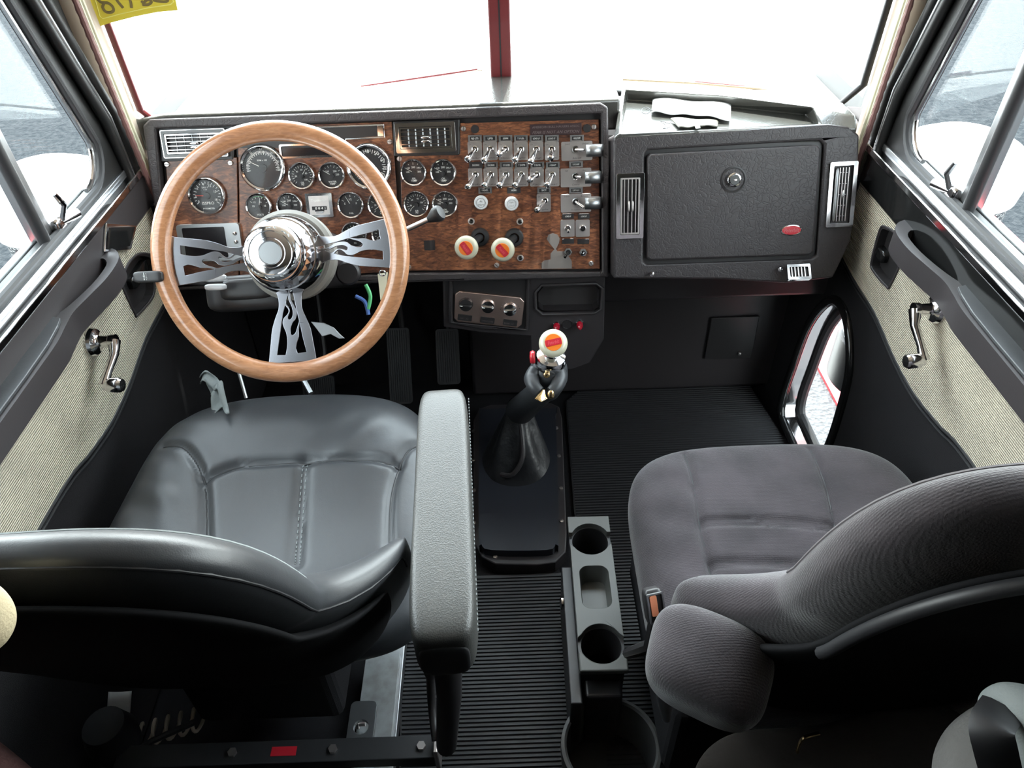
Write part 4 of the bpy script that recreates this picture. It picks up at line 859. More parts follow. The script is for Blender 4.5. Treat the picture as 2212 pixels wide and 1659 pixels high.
# ------------------------------------------------------------------ pedals and footwell
def pedal(name, label, px, w_, h_, y0, mt='rubber'):
    r = root(name, onY(px[0], px[1], y0), label, 'pedal'); p = onY(px[0], px[1], y0); g = Fr(p, (1, 0, 0), (0, .55, .83))
    o = MB().prism(rrect(0, 0, w_, h_, .008), g, 0, .012).build('pad', M[mt], r, smooth=0, bevel=.003)
    m = MB(); n_ = int(w_/.006)
    for i in range(n_): x = -w_/2+.004+i*(w_-.008)/(n_-1); m.fbox(g, x-.0015, x+.0015, -h_/2+.006, h_/2-.006, .012, .0145)
    m.build('ribs', M['rubber'], o, smooth=0)
    MB().tube([p+V((0, .02, -.02)), p+V((0, .12, -.02+.06)), p+V((0, .2, .25))], .009, 8).build('arm', M['plastic'], r)
pedal('accelerator_pedal', 'long ribbed black accelerator pedal right of the wheel', (864, 790), .062, .21, 1.62)
pedal('brake_pedal', 'black ribbed pad near the console beside the long pedal', (968, 770), .062, .15, 1.60)
pedal('clutch_pedal', 'black rubber clutch pedal low behind the wheel rim', (690, 838), .09, .07, 1.62)
br = root('dimmer_lever', dep(720, 708, 1.6), 'grey metal release lever under the steering column', 'lever')
q = [dep(x, y, 1.6) for x, y in ((673, 695), (700, 697), (722, 708), (735, 722), (745, 731), (733, 732), (715, 722), (697, 727))]
m = MB(); gq = Fr(q[0], (1, 0, 0), (0, .6, .8)); m.prism([((p_-gq.O).dot(gq.u), (p_-gq.O).dot(gq.v)) for p_ in q], gq, 0, .006).build('plate', M['satin'], br, smooth=0, bevel=.001)
MB().tube([dep(515, 800, 1.6), dep(532, 860, 1.6)], .004, 8).build('hood_cable', M['satin'], cat='cable', label='thin grey cable on the driver footwell floor behind the seat front')
MB().tube([dep(650, 810, 1.62), dep(672, 850, 1.6)], .006, 8).build('pedal_rod', M['satin'], cat='rod', label='short grey metal rod under the wheel rim in front of the driver seat')
pb = MB().box(-.78, -.13, 1.84, 1.88, .0, .60).build('footwell_panel', M['carpet'], smooth=0, cat='panel', label='dark carpeted panel behind the driver pedals')
# crumpled rag beside driver seat
def rag(u, v):
    p0 = [dep(432, 816, 1.50), dep(462, 818, 1.48), dep(482, 838, 1.46), dep(495, 880, 1.43)]
    p1 = [dep(440, 828, 1.52), dep(455, 832, 1.50), dep(462, 855, 1.50), dep(448, 885, 1.48)]
    i = min(int(u*3), 2); t = u*3-i; return p0[i].lerp(p0[i+1], t).lerp(p1[i].lerp(p1[i+1], t), v)+V((0, .012*math.sin(9*v+4*u), .01*math.sin(12*u)))
MB().grid(rag, 18, 10).build('rag', M['khaki'], smooth=180, solid=.002, cat='rag', label='crumpled light grey rag tucked between the driver seat and door')

# ------------------------------------------------------------------ floor mats
def ribmat(name, poly_px, z, label, pitch=.0092, hgt=.0035):
    pts = [onZ(x, y, z) for x, y in poly_px]; ys = [p.y for p in pts]
    m = MB(); m.prism([(p.x, p.y) for p in pts], WORLD, z-.008, z-.001)
    y = min(ys)+.004
    while y < max(ys)-.004:
        xs = []
        for i in range(len(pts)):
            a, b_ = pts[i], pts[(i+1) % len(pts)]
            if (a.y-y)*(b_.y-y) < 0: xs.append(a.x+(b_.x-a.x)*(y-a.y)/(b_.y-a.y))
        xs.sort()
        for k_ in range(0, len(xs)-1, 2):
            x0, x1 = xs[k_]+.004, xs[k_+1]-.004
            if x1 > x0: m.add([(x0, y-.0033, z-.001), (x0, y-.0018, z+hgt-.001), (x0, y+.0018, z+hgt-.001), (x0, y+.0033, z-.001), (x1, y-.0033, z-.001), (x1, y-.0018, z+hgt-.001), (x1, y+.0018, z+hgt-.001), (x1, y+.0033, z-.001)], [(0, 1, 5, 4), (1, 2, 6, 5), (2, 3, 7, 6), (0, 3, 2, 1), (4, 5, 6, 7)])
        y += pitch
    return m.build(name, M['rubber'], smooth=0, cat='floor mat', label=label)
ribmat('floor_mat', [(1222, 866), (1312, 792), (1600, 798), (1690, 940), (1800, 1010), (1900, 1700), (1330, 1900), (1290, 1440), (1240, 1100)], .014, 'ribbed black rubber mat in front of and beneath the passenger seat')
ribmat('floor_mat', [(1015, 1244), (1235, 1236), (1245, 1400), (1250, 1800), (860, 1800), (870, 1240)], .012, 'ribbed black rubber mat in the aisle between the seats')

# ------------------------------------------------------------------ gear shifter
gs = root('gear_shifter', (.02, 1.35, .0), 'tall gear lever with cream knob, leather sleeve and black boot on floor plate', 'gear shifter')
zz = .045
fl_ = [(onZ(x, y, zz).x, onZ(x, y, zz).y) for x, y in ((1022, 905), (1035, 880), (1060, 872), (1190, 868), (1208, 876), (1214, 900), (1224, 1150), (1222, 1190), (1200, 1212), (1160, 1218), (1070, 1216), (1040, 1200), (1024, 1170))]
MB().prism(fl_, WORLD, .0, zz-.004).build('floor_plate', M['vinyl_fine'], gs, smooth=30, bevel=.003)
pl_ = [(onZ(x, y, zz+.02).x, onZ(x, y, zz+.02).y) for x, y in ((1036, 900), (1050, 884), (1190, 882), (1200, 900), (1207, 1150), (1200, 1175), (1180, 1188), (1062, 1188), (1040, 1175), (1034, 1150))]
MB().prism(spl2(pl_, 3), WORLD, zz-.006, zz+.02).build('raised_cover', mat('boot_rubber', (.022, .024, .032), .38), gs, smooth=40, bevel=.008)
for (x, y) in ((1023, 932), (1023, 995), (1024, 1060), (1024, 1130), (1070, 1203), (1165, 1197), (1213, 1126), (1207, 985), (1202, 925), (1212, 1055)):
    MB().lathe([(.0055, 0), (.005, .003), (.0003, .004)], Fr(onZ(x, y, zz-.004), (1, 0, 0), (0, 1, 0)), 12).build('rivet', M['steel'], gs)
b0 = onZ(1122, 985, .08); b0.z = zz+.01
K = dep(1195, 742, 1.335)                      # knob centre
base = V((b0.x+.005, b0.y+.04, .12))
def boot(u, v):
    a = 2*PI*u; t = v
    r = .098*(1-t)**1.3+.034*t+.006*math.sin(PI*t)*math.sin(5*a+3*t)+.012*math.sin(PI*t)*max(0, math.cos(a+PI/2))
    c = V((b0.x-.01, b0.y+.0, b0.z)).lerp(V((base.x, base.y+.01, .22)), t)
    return V((c.x+r*math.cos(a), c.y+r*math.sin(a)*1.05, c.z+.010*math.sin(3*a)*t*(1-t)))
MB().grid(boot, 60, 20).build('boot', M['leather_boot'] if 'leather_boot' in M else mat('boot_leather', (.018, .018, .020), .38, bump=[('noise', 30, .5, .006)]), gs, smooth=180)
MB().tube(spline([V((b0.x-.05, b0.y-.07, .085)), V((b0.x-.02, b0.y-.085, .10)), V((b0.x+.008, b0.y-.06, .14)), V((base.x-.0, base.y-.035, .20))], 5), .0065, 8).build('boot_seam', M['vinyl_fine'], gs)
a2_ = V((.10, -.15, 1)).normalized(); tp = K-a2_*.118
sl0 = V((base.x, base.y+.01, .20)); ax = (K-sl0).normalized()
MB().tube([sl0, sl0.lerp(tp, .35), sl0.lerp(tp, .7), tp], [.038, .033, .028, .026], 24).build('lever_sleeve', M['leather'], gs, label='black leather sleeve')
# jacket shaped cover below the knob
jk = Fr(K-a2_*.088, V((1, 0, 0))-a2_*a2_.x, a2_.cross(V((1, 0, 0))))
MB().lathe([(.016, -.050), (.028, -.040), (.035, -.015), (.037, .008), (.034, .025), (.029, .034), (.022, .038)], jk, 28).build('jacket_cover', M['leather'], gs, label='small jacket shaped leather cover with gold zips')
for sg in (-1, 1):
    pts = [dep(1181+sg*24, 797, 1.372), dep(1179+sg*30, 816, 1.368), dep(1178+sg*25, 834, 1.355), dep(1178+sg*12, 847, 1.350)]
    MB().tube(spline(pts, 5), [.012, .0125, .013, .0135, .014, .0145, .0145, .014, .0135, .013, .0125, .012, .0115, .011, .0105, .010][:16], 14).build('jacket_sleeve', M['leather'], gs)
p = dep(1170, 850, 1.305); g = Fr(p, (1, 0, 0), (0, .4, .9))
m = MB()
for i in range(9):
    a = -.5+i/8*1.0; m.tube([dep(1174, 843, 1.342), dep(1169+14*a*1.1, 857, 1.338), dep(1169+26*a, 868-6*abs(a)*2, 1.334)], [.0022, .0022, .0008], 6)
m.build('gold_tassel', M['gold'], gs)
MB().rbox(Fr(dep(1190, 852, 1.338), (1, 0, 0), (0, .4, .9)), (.0062, .0080, .006), 2.6, 8).build('gold_pull', M['gold'], gs)
MB().rbox(Fr(dep(1181, 810, 1.352), (1, 0, 0), (0, .4, .9)), (.0062, .0052, .004), 2.6, 8).build('gold_buckle', M['gold'], gs)
kf = Fr(K, jk.u, jk.v)
# chrome splitter housing
sp = K-a2_*.042; sf = Fr(sp, jk.u, jk.v)
MB().lathe([(.026, -.016), (.0285, -.008), (.0285, .004), (.026, .010), (.020, .013), (.014, .016), (.011, .026)], sf, 40).build('shift_collar', M['chrome'], gs, label='chrome collar under the knob')
MB().lathe([(.0035, 0), (.003, .002), (.0003, .002)], Fr(dep(1180, 784, 1.328), (1, 0, 0), (0, .5, .86)), 12).build('collar_screw', M['steel'], gs)
rk = dep(1151, 772, 1.345)
MB().lathe([(.010, -.004), (.0125, 0), (.010, .005), (.0003, .006)], Fr(rk, (0, .3, 1), (0, 1, -.3)), 6, sx=1.1).build('splitter_button', M['red'], gs, smooth=60, label='red range selector knob')
nn = ((CO-K).normalized()*.75+a2_*.25).normalized(); kn = Fr(K, V((1, 0, 0))-nn*nn.x, nn.cross(V((1, 0, 0))))
kk = .0255
MB().lathe([(.012, -.014), (.022, -.011), (kk, -.003), (kk, .003), (.022, .009), (.0165, .011), (.0003, .011)], kn, 44).build('shift_knob', M['cream'], gs, label='cream shift knob')
MB().lathe([(.0155, .0105), (.015, .012), (.0003, .012)], kn, 36).build('knob_disc', M['orange'], gs)
kb = kn.sub(0, 0, 0, .22-.035)
MB().prism(rrect(0, 0, .029, .0115, .0012), kb, .012, .013).build('knob_badge', M['red'], gs, smooth=0, bevel=.0004)
text_mb('Peterbilt', kb, 0, 0, .006, .0131, width=.020, shear=.3).build('knob_lettering', mat('embossed_red_b', (.75, .12, .15), .3), gs, smooth=0)
# ------------------------------------------------------------------ cup holder console
cu = root('cup_holder', (.16, .9, 0), 'grey floor cup holder caddy with square well between the seats', 'cup holder')
cz = .25
A_ = [onZ(x, y, cz) for x, y in ((1228, 1120), (1313, 1120), (1358, 1440), (1252, 1445))]
cxa = (A_[0]+A_[1])/2; cxb = (A_[2]+A_[3])/2; uy = (cxa-cxb).normalized(); ux = V((uy.y, -uy.x, 0)); mid = (cxa+cxb)/2
cf = Fr(mid, ux, uy); Lc = (cxa-cxb).length/2; Wc = .044
h1 = Lc-.045; 
def cupo(cy, r=.036): return circ(0, cy, r, 28)
o1 = [(-Wc, -Lc), (Wc, -Lc), (Wc, Lc), (-Wc, Lc)]
cyA, cyB = Lc-.055, -Lc+.05
MB().prism(rrect(0, 0, 2*Wc, 2*Lc, .012), cf, -.024, -.013, holes=[circ(0, cyA, .0385, 32), circ(0, cyB, .0385, 32), rrect(0, (cyA+cyB)/2+.003, .062, .105, .018)]).build('top_plate', M['plastic'], cu, smooth=30, bevel=.003)
def arcband(cy, y_edge, sgn):   # raised saddle pieces beside each cup
    a0 = math.acos(min(1, Wc/.060)) if False else math.radians(20)
    arc = [(.041*math.cos(a), cy+sgn*.041*math.sin(a)) for a in [math.radians(25)+math.radians(130)*i/16 for i in range(17)]]
    pts = [(Wc+.001, arc[0][1]), (Wc+.001, y_edge), (-Wc-.001, y_edge), (-Wc-.001, arc[-1][1])]
    return arc+pts[::-1]
gm = mat('cup_grey', (.10, .10, .092), .42)
MB().prism(arcband(cyA, Lc+.006, 1), cf, -.014, 0).build('saddle', gm, cu, smooth=30, bevel=.003)
MB().prism(arcband(cyB, -Lc-.006, -1), cf, -.014, .0).build('saddle', gm, cu, smooth=30, bevel=.003)
a1 = [(.041*math.cos(a), cyA-.041*math.sin(a)) for a in [math.radians(30)+math.radians(120)*i/14 for i in range(15)]]
a2 = [(.041*math.cos(a), cyB+.041*math.sin(a)) for a in [math.radians(150)-math.radians(120)*i/14 for i in range(15)]]
MB().prism([(Wc, a1[0][1]+.008)]+a1+[(-Wc, a1[-1][1]+.008), (-Wc, a2[0][1]-.008)]+a2+[(Wc, a2[-1][1]-.008)], cf, -.014, .0, holes=[rrect(0, (cyA+cyB)/2+.003, .060, .100, .018)]).build('tray_frame', gm, cu, smooth=30, bevel=.003)
hh = rrect(0, (cyA+cyB)/2+.003, .060, .100, .018); n = len(hh); sm = [(a*.82, (b-(cyA+cyB)/2)*.85+(cyA+cyB)/2) for a, b in hh]
MB().add([cf.p(a, b, -.001) for a, b in hh]+[cf.p(a, b, -.045) for a, b in sm], [(i, (i+1) % n, (i+1) % n+n, i+n) for i in range(n)]+[tuple(range(n, 2*n))]).build('square_well', gm, cu, smooth=40)
for cy in (cyA, cyB):
    MB().add([cf.p(a, b, -.013) for a, b in circ(0, cy, .0385, 32)]+[cf.p(a, b, -.10) for a, b in circ(0, cy, .034, 32)], [(i, (i+1) % 32, (i+1) % 32+32, i+32) for i in range(32)]+[tuple(range(32, 64))]).build('cup_well', M['plastic'], cu, smooth=40)
MB().prism(rrect(0, 0, 2*Wc-.008, 2*Lc-.008, .012), cf, -.26+.016, -.10).build('base', M['plastic'], cu, smooth=30, bevel=.004)
MB().prism(rrect(0, 0, 2*Wc-.004, 2*Lc-.004, .012), cf, -.10, -.024, holes=[circ(0, cyA, .039, 32), circ(0, cyB, .039, 32), rrect(0, (cyA+cyB)/2+.003, .064, .106, .018)]).build('side_wall', M['plastic'], cu, smooth=30, bevel=.002)
MB().fbox(cf, -Wc-.020, -Wc+.002, -Lc-.05, Lc-.10, -.20, -.035).build('mounting_bracket', M['plastic'], cu, smooth=0, bevel=.003)
MB().lathe([(.014, 0), (.014, .004), (.008, .007), (.0003, .0075)], Fr(cf.p(-Wc-.021, -.01, -.04), cf.v*-1, (0, 0, 1)), 20).build('bolt', M['chrome'], cu)
# big ring holder
rc = onZ(1320, 1610, .14); rg = Fr(rc, (1, 0, 0), (0, 1, 0))
rh = root('ring_holder', (rc.x, rc.y, 0), 'large round black bottle holder at the rear end of the cup holder', 'cup holder')
R_ = .089
MB().lathe([(R_-.010, -.13), (R_-.006, -.02), (R_-.007, .0), (R_-.003, .004), (R_+.003, .002), (R_+.004, -.012), (R_-.002, -.13)], rg, 56, cap=False).build('ring', mat('dull_black', (.085, .083, .080), .5), rh)
MB().lathe([(R_-.010, -.125), (.0003, -.125)], rg, 40, cap=False).build('holder_floor', M['plastic'], rh)
MB().fbox(cf, -.035, .035, -Lc-.03, -Lc+.01, -.244, -.05).build('neck', M['plastic'], rh, smooth=0, bevel=.006)

# ------------------------------------------------------------------ seats
def lerp(a, b, t): return a+(b-a)*max(0, min(1, t))
def gauss(d, w_): return math.exp(-(d/w_)**2)
def pl_dist(x, y, P):
    best = 9
    for i in range(len(P)-1):
        ax_, ay, bx_, by = P[i][0], P[i][1], P[i+1][0], P[i+1][1]; dx, dy = bx_-ax_, by-ay
        t = max(0, min(1, ((x-ax_)*dx+(y-ay)*dy)/(dx*dx+dy*dy+1e-12))); d = math.hypot(x-ax_-t*dx, y-ay-t*dy); best = min(best, d)
    return best
# driver cushion
ds = root('truck_seat', (-.42, .8, 0), 'black leather driver seat with stitched centre seam and raised right armrest', 'seat')
dcx, dcy, dcz = -.425, .885, .500
def cpx(pts, z, cx, cy): return [(onZ(x, y, z).x-cx, onZ(x, y, z).y-cy) for x, y in pts]
sA = cpx([(358, 962), (400, 968), (430, 1000), (445, 1045), (447, 1110), (447, 1160)], .565, dcx, dcy)
sB = cpx([(447, 1028), (505, 1003), (560, 996), (650, 990), (750, 988), (805, 992), (853, 1004)], .565, dcx, dcy)
sC = cpx([(905, 950), (875, 970), (853, 1004), (832, 1060), (822, 1120), (818, 1165)], .565, dcx, dcy)
sM = cpx([(655, 990), (645, 1060), (634, 1150), (628, 1200)], .565, dcx, dcy)
SA, SB, SC, SM = [[(q.x, q.y) for q in spline(s_, 4)] for s_ in (sA, sB, sC, sM)]
def ddz(x, y, rho, side):
    if side < 0: return 0
    z = -.010*sum(gauss(pl_dist(x, y, s_), .008) for s_ in (SA, SB, SC))-.006*gauss(pl_dist(x, y, SM), .010)
    z += .022*(abs(x)/.27)**3*(1-.0)-.018*gauss(x, .16)*gauss(y+.05, .18)+.010*gauss(y-.17, .08)
    z += .004*math.sin(60*x+45*y)*gauss(x+.21, .06)*gauss(y+.02, .12)+.0022*math.sin(110*y+30*x)*gauss(x+.22, .05)+.002*math.sin(70*x-60*y)*gauss(x-.12, .08)*gauss(y-.12, .05)
    return z*(1-rho**6)
def ddxy(x, y): return (x*lerp(1.12, .98, (y+.26)/.52), y+(.012*math.cos(x/.27*1.4)-.02*(x/.27)**2)*(max(0, y)/.27)**2)
dM = lambda x, y, z: V((dcx+x, dcy+y, dcz+z+.05*(y+.0)))
c_ = MB(); dsurf = c_.pad(dM, .275, .275, .065, .075, 4.2, 3.2, 140, ddz, ddxy)
CU = c_.build('seat_cushion', M['leather'], ds, smooth=180)
def on(surf, P, off=.0005): return [surf(x, y)+V((0, 0, off)) for x, y in P]
for s_ in (SA, SB, SC): MB().tube(on(dsurf, s_, .0), .0020, 6).build('seam', M['rubber'], CU)
for dx in (-.0035, .0035):
    m = MB(); P = [(a+dx, b) for a, b in spl2([*sM], 14, False)]; Q = on(dsurf, P, .0009)
    for i in range(0, len(Q)-1, 2): m.tube([Q[i], Q[i+1]], .0009, 5)
    m.build('stitching', M['khaki'], CU, label='pale double stitching')
# driver backrest
def back_frame(cx, y0, z0, y1, z1):
    b = V((cx, y0, z0)); t = V((cx, y1, z1)); v = (t-b).normalized(); return b, t, v, (t-b).length
def make_back(rt, cx, y0, z0, y1, z1, wl, wt, th, mt, shell_mt, seams, wing=.05, n=84, fwd=.0, sh0=.40, sh1=.60, wexp=2.2):
    b, t, v, L_ = back_frame(cx, y0, z0, y1, z1); u = V((1, 0, 0)); nrm = u.cross(v)*1.0
    if nrm.y < 0: nrm = -nrm
    hy = L_/2; c = (b+t)/2
    def dxy(x, y):
        k = (y+hy)/(2*hy)     # 0 bottom..1 top
        t = max(0, min(1, (k-sh0)/(sh1-sh0))); t = t*t*(3-2*t); w_ = wl+(wt-wl)*t
        return (x*w_/wl, y)
    def M_(x, y, z):
        k = (y+hy)/(2*hy); s_ = abs(x)/wl
        z2 = z+wing*(s_**wexp)*lerp(1.0, .12, (k-.40)/.22)+fwd*math.sin(PI*max(0, min(1, k)))
        return c+u*x+v*y+nrm*z2
    def dz(x, y, rho, side):
        if side < 0: return 0
        z = -.006*sum(gauss(pl_dist(x, y, s2), .006) for s2 in seams)
        return (z-.012*gauss(x, .12))*(1-rho**6)
    m = MB(); srf = m.pad(M_, wl, hy, th*.55, th*.45, 4.0, 2.6, n, dz, dxy)
    B_ = m.build('backrest', mt, rt, smooth=180)
    return srf, B_, M_, dxy, hy
srf, DB, dMb, ddx, dhy = make_back(ds, -.440, .60, .51, .345, 1.11, .30, .235, .085, M['leather'], M['plastic'], [], wing=.10, wexp=3.5)
def rear_shell(rt, Mf, dxy, wl, hy, kx, kt, kb_, off, mt, name='back_shell', th=.012, n=40, zf=None):
    m = MB()
    def fn(x, y, z): return Mf(x, y, z)
    m.pad(lambda x, y, z: Mf(*dxy(x, y), z-off), wl*kx, hy*1.0, th, th, 3.0, 2.5, n, None, lambda x, y: (x, (y/hy)*hy*kt+kb_))
    return m.build(name, mt, rt, smooth=180)
rear_shell(ds, dMb, ddx, .30, dhy, .93, .96, -.010, .036, mat('seat_back_felt', (.010, .010, .011), .9, spec=.15), 'back_panel', .012)
# seam edges on backrest
def edge_line(srf_, pts, r, mt, nm, par):
    MB().tube([srf_(x, y, s_) for x, y, s_ in pts], r, 6).build(nm, mt, par)
wl = .30
def ring_pts(k, side, a0, a1, n=40, p=4.0, hx=.30, hy=dhy):
    out = []
    for i in range(n+1):
        a = math.radians(a0+(a1-a0)*i/n); ca, sa = math.cos(a), math.sin(a); q = (abs(ca)**p+abs(sa)**p)**(-1/p)*k
        out.append((hx*ca*q, hy*sa*q, side))
    return out
edge_line(srf, ring_pts(.93, 1, 15, 165), .0016, M['khaki'], 'stitching', DB)
edge_line(srf, ring_pts(.985, -1, -20, 165), .0014, M['rubber'], 'seam', DB)
# driver armrest
ap = [dep(956, 838, 1.10), dep(957, 1380, .84)]
a_f = V((-.108, .885, .80)); a_r = V((-.087, .445, .80)); av = (a_f-a_r).normalized()
af = Fr((a_f+a_r)/2, V((1, 0, 0))-av*av.x, av)
Lh = (a_f-a_r).length/2
def afn(x, y, z):
    t = (y+Lh)/(2*Lh); z += .012*(1-t)**2 if z > 0 else 0
    return (x*lerp(1.03, .98, t), y, z)
AR = MB().rbox(af.sub(0, 0, -.040), (.0385, Lh, .040), 7, 26, afn).build('armrest', M['leather_top'], ds, smooth=180, label='long black leather armrest')
m = MB(); P = [af.p(.0392, -Lh*.9+1.84*Lh*i/120, -.020) for i in range(121)]
for i in range(0, 120, 2): m.tube([P[i], P[i+1]], .0008, 5)
m.build('stitching', M['khaki'], AR)
MB().rbox(af.sub(0, -Lh*.985, -.042), (.029, .006, .030), 4, 10).build('armrest_end', M['rubber'], AR)
MB().tube([af.p(0, -Lh+.05, -.06), af.p(-.005, -Lh+.02, -.16), af.p(-.02, -Lh+.02, -.30)], [.020, .016, .014], 12).build('armrest_bracket', M['plastic'], ds)
# strap hanging behind armrest
MB().tube(spline([dep(935, 1385, .98), dep(930, 1450, 1.02), dep(933, 1520, 1.04), dep(942, 1600, 1.02)], 5), [.010]*6+[.006]*10, 10).build('recline_cable', M['plastic'], ds)
# seat base, rails and air hose
sb = MB(); sb.box(-.62, -.34, .68, 1.06, .14, .43); sb.build('seat_base', M['carpet'], ds, smooth=0, bevel=.02)
MB().box(-.30, -.255, .46, 1.05, .02, .05).build('seat_rail', M['satin'], ds, smooth=0, bevel=.002, label='bare metal seat rail')
q0 = onZ(800, 1470, .06); q1 = onZ(872, 1659, .06)
MB().box(-.335, -.262, .40, .86, .05, .062).build('rail_plate', mat('galvanised', (.42, .44, .45), .45, .6, var=(30, (.30, .30, .29))), ds, smooth=0, bevel=.001, label='galvanised rail plate')
g = Fr(onZ(818, 1546, .075), (0, 0, 1), (0, 1, 0)); MB().lathe([(.011, -.012), (.011, .004), (.006, .004), (.006, .016), (.0003, .016)], Fr(V((-.33, .70, .08)), (0, 1, 0), (0, 0, 1)), 6).build('rail_bolt', M['steel'], ds, smooth=0)
bz = .22; ya = onZ(700, 1620, bz).y
MB().box(onZ(250, 1640, bz).x, onZ(940, 1620, bz).x, ya-.02, ya+.02, bz-.03, bz).build('rear_crossbar', M['rubber'], ds, smooth=0, bevel=.002)
p = onZ(613, 1622, bz+.001); MB().box(p.x-.022, p.x+.022, ya-.008, ya+.008, bz, bz+.001).build('bar_label', M['red'], ds, smooth=0, label='small dark red sticker')
for x in (505, 720, 910): p = onZ(x, 1618, bz); MB().lathe([(.008, 0), (.008, .006), (.0003, .006)], Fr(V((p.x, ya, bz)), (1, 0, 0), (0, 1, 0)), 6).build('bar_bolt', M['steel'], ds, smooth=0)
MB().box(onZ(938, 1620, bz).x, onZ(948, 1620, bz).x, ya-.02, ya+.012, bz-.06, bz+.02).build('bar_bracket', M['steel'], ds, smooth=0, bevel=.002)
MB().prism(rrect(0, 0, .05, .10, .01), Fr(onZ(780, 1570, .16), (1, 0, 0), (0, 1, 0)), -.01, 0, holes=[circ(0, .0, .014, 20)]).build('scissor_bracket', M['satin'], ds, smooth=0, bevel=.001)
m = MB(); pts = []
for i in range(80): t = i/79; a = t*2*PI*5; c = onZ(300+140*t, 1590-40*t, .12); pts.append(c+V((.0, .022*math.cos(a), .022*math.sin(a)))+V((.004*math.sin(a), 0, 0)))
m.tube(pts, .0035, 8).build('coiled_hose', M['beigevinyl'], ds, label='pale coiled air hose')
MB().tube([onZ(245, 1655, .20), onZ(330, 1600, .2), onZ(420, 1560, .2)], .006, 8).build('air_line', M['rubber'], ds)
pf = Fr(onZ(258, 1530, .2), (1, 0, 0), (0, .8, .6))
MB().grid(lambda u, v: pf.p(-.022+.044*u, -.03+.06*v, .008*math.sin(u*2.5+.3)), 10, 4).build('tag', M['white'], ds, smooth=180, solid=.001, label='white paper tag under the seat')
MB().lathe([(.04, -.02), (.045, .02), (.035, .06), (.0003, .065)], Fr(onZ(250, 1600, .2), (1, 0, 0), (0, 1, 0)), 24).build('air_bag', M['rubber'], ds)

# ------------------------------------------------------------------ passenger seat
ps = root('truck_seat', (.47, .8, 0), 'grey velour passenger seat with horizontal tufted seams', 'seat')
pcx, pcy, pcz = .472, .765, .46
pz = .53
def cp2(pts): return cpx(pts, pz, pcx, pcy)
pA = cp2([(1480, 962), (1500, 1040), (1515, 1130), (1540, 1230)])
pB = cp2([(1755, 955), (1785, 1030), (1805, 1100), (1815, 1140)])
pC = cp2([(1518, 1118), (1580, 1112), (1700, 1110), (1805, 1122)]); pC2 = cp2([(1520, 1128), (1600, 1122), (1700, 1121), (1806, 1133)])
pD = cp2([(1535, 1205), (1600, 1198), (1700, 1196), (1815, 1205)]); pD2 = cp2([(1538, 1216), (1600, 1208), (1700, 1206), (1815, 1215)])
pE = cp2([(1362, 1010), (1375, 1090), (1395, 1170), (1425, 1240)])
PS = [[(q.x, q.y) for q in spline(s_, 3)] for s_ in (pA, pB, pC, pC2, pD, pD2, pE)]
def pdz(x, y, rho, side):
    if side < 0: return 0
    z = -sum(k*gauss(pl_dist(x, y, s_), w_) for s_, k, w_ in zip(PS, (.010, .010, .006, .006, .006, .006, .004), (.007, .007, .0045, .0045, .0045, .0045, .006)))
    z += .018*(abs(x)/.27)**2.5-.014*gauss(x, .15)*gauss(y+.05, .2)+.002*math.sin(70*y+30*x)*gauss(x+.2, .06)
    return z*(1-rho**6)
pM = lambda x, y, z: V((pcx+x, pcy+y, pcz+z+.04*y))
m = MB(); psf = m.pad(pM, .268, .262, .065, .08, 4.6, 3.2, 140, pdz, lambda x, y: (x*lerp(1.0, 1.0, 0), y-.018*(x/.27)**2*(max(0, y)/.26)**2))
PC = m.build('seat_cushion', M['velour'], ps, smooth=180)
for s_ in PS[2:6]: MB().tube(on(psf, s_, -.0004), .0011, 6).build('seam', M['rubber'], PC)
for s_ in PS[:2]: MB().tube(on(psf, s_, -.0005), .0018, 6).build('seam', M['rubber'], PC)
srf2, PB, pMb, pdx, phy = make_back(ps, .500, .565, .46, .375, 1.112, .30, .215, .105, M['velour'], M['plastic'], [], wing=.055, sh0=.36, sh1=.56)
rear_shell(ps, pMb, pdx, .30, phy, .90, .93, -.018, .050, bpy.data.materials['seat_back_felt'], 'back_panel', .014)
bp_ = ring_pts(.93, 1, 60, 166, 40, 3.0, .30*.96, phy)
MB().tube([pMb(*pdx(x, y-.018), -.060) for x, y, s_ in bp_], .007, 10).build('panel_trim', M['rubber'], ps, label='dark trim bead round the seat back panel')
edge_line(srf2, ring_pts(.95, 1, 15, 170, hx=.30, hy=phy), .0022, mat('velour_piping', (.09, .08, .085), .8), 'piping', PB)
# folded armrest
pa = Fr(V((.224, .462, .69)), (.96, -.28, 0), (.25, .9, .32))
def pafn(x, y, z):
    t = (y+.072)/.144; return (x*lerp(.9, 1.0, t)+.006*math.sin(20*y), y-.10*(x/.075)*.15, z+.02*(1-(x/.075)**2)*(1 if z > 0 else 0))
PA = MB().rbox(pa, (.076, .056, .058), 3.4, 22, pafn).build('armrest', M['velour'], ps, smooth=180, label='short folded grey velour armrest')
MB().tube([dep(1430, 1490, .95), dep(1438, 1520, .96), dep(1440, 1555, .97)], [.008, .010, .005], 10).build('recline_lever', M['satin'], ps)
MB().box(.24, .72, .55, .98, .16, .38).build('seat_base', M['carpet'], ps, smooth=0, bevel=.02)
MB().box(.34, .62, .5, .95, .014, .17).build('pedestal', M['carpet'], ps, smooth=0, bevel=.02)
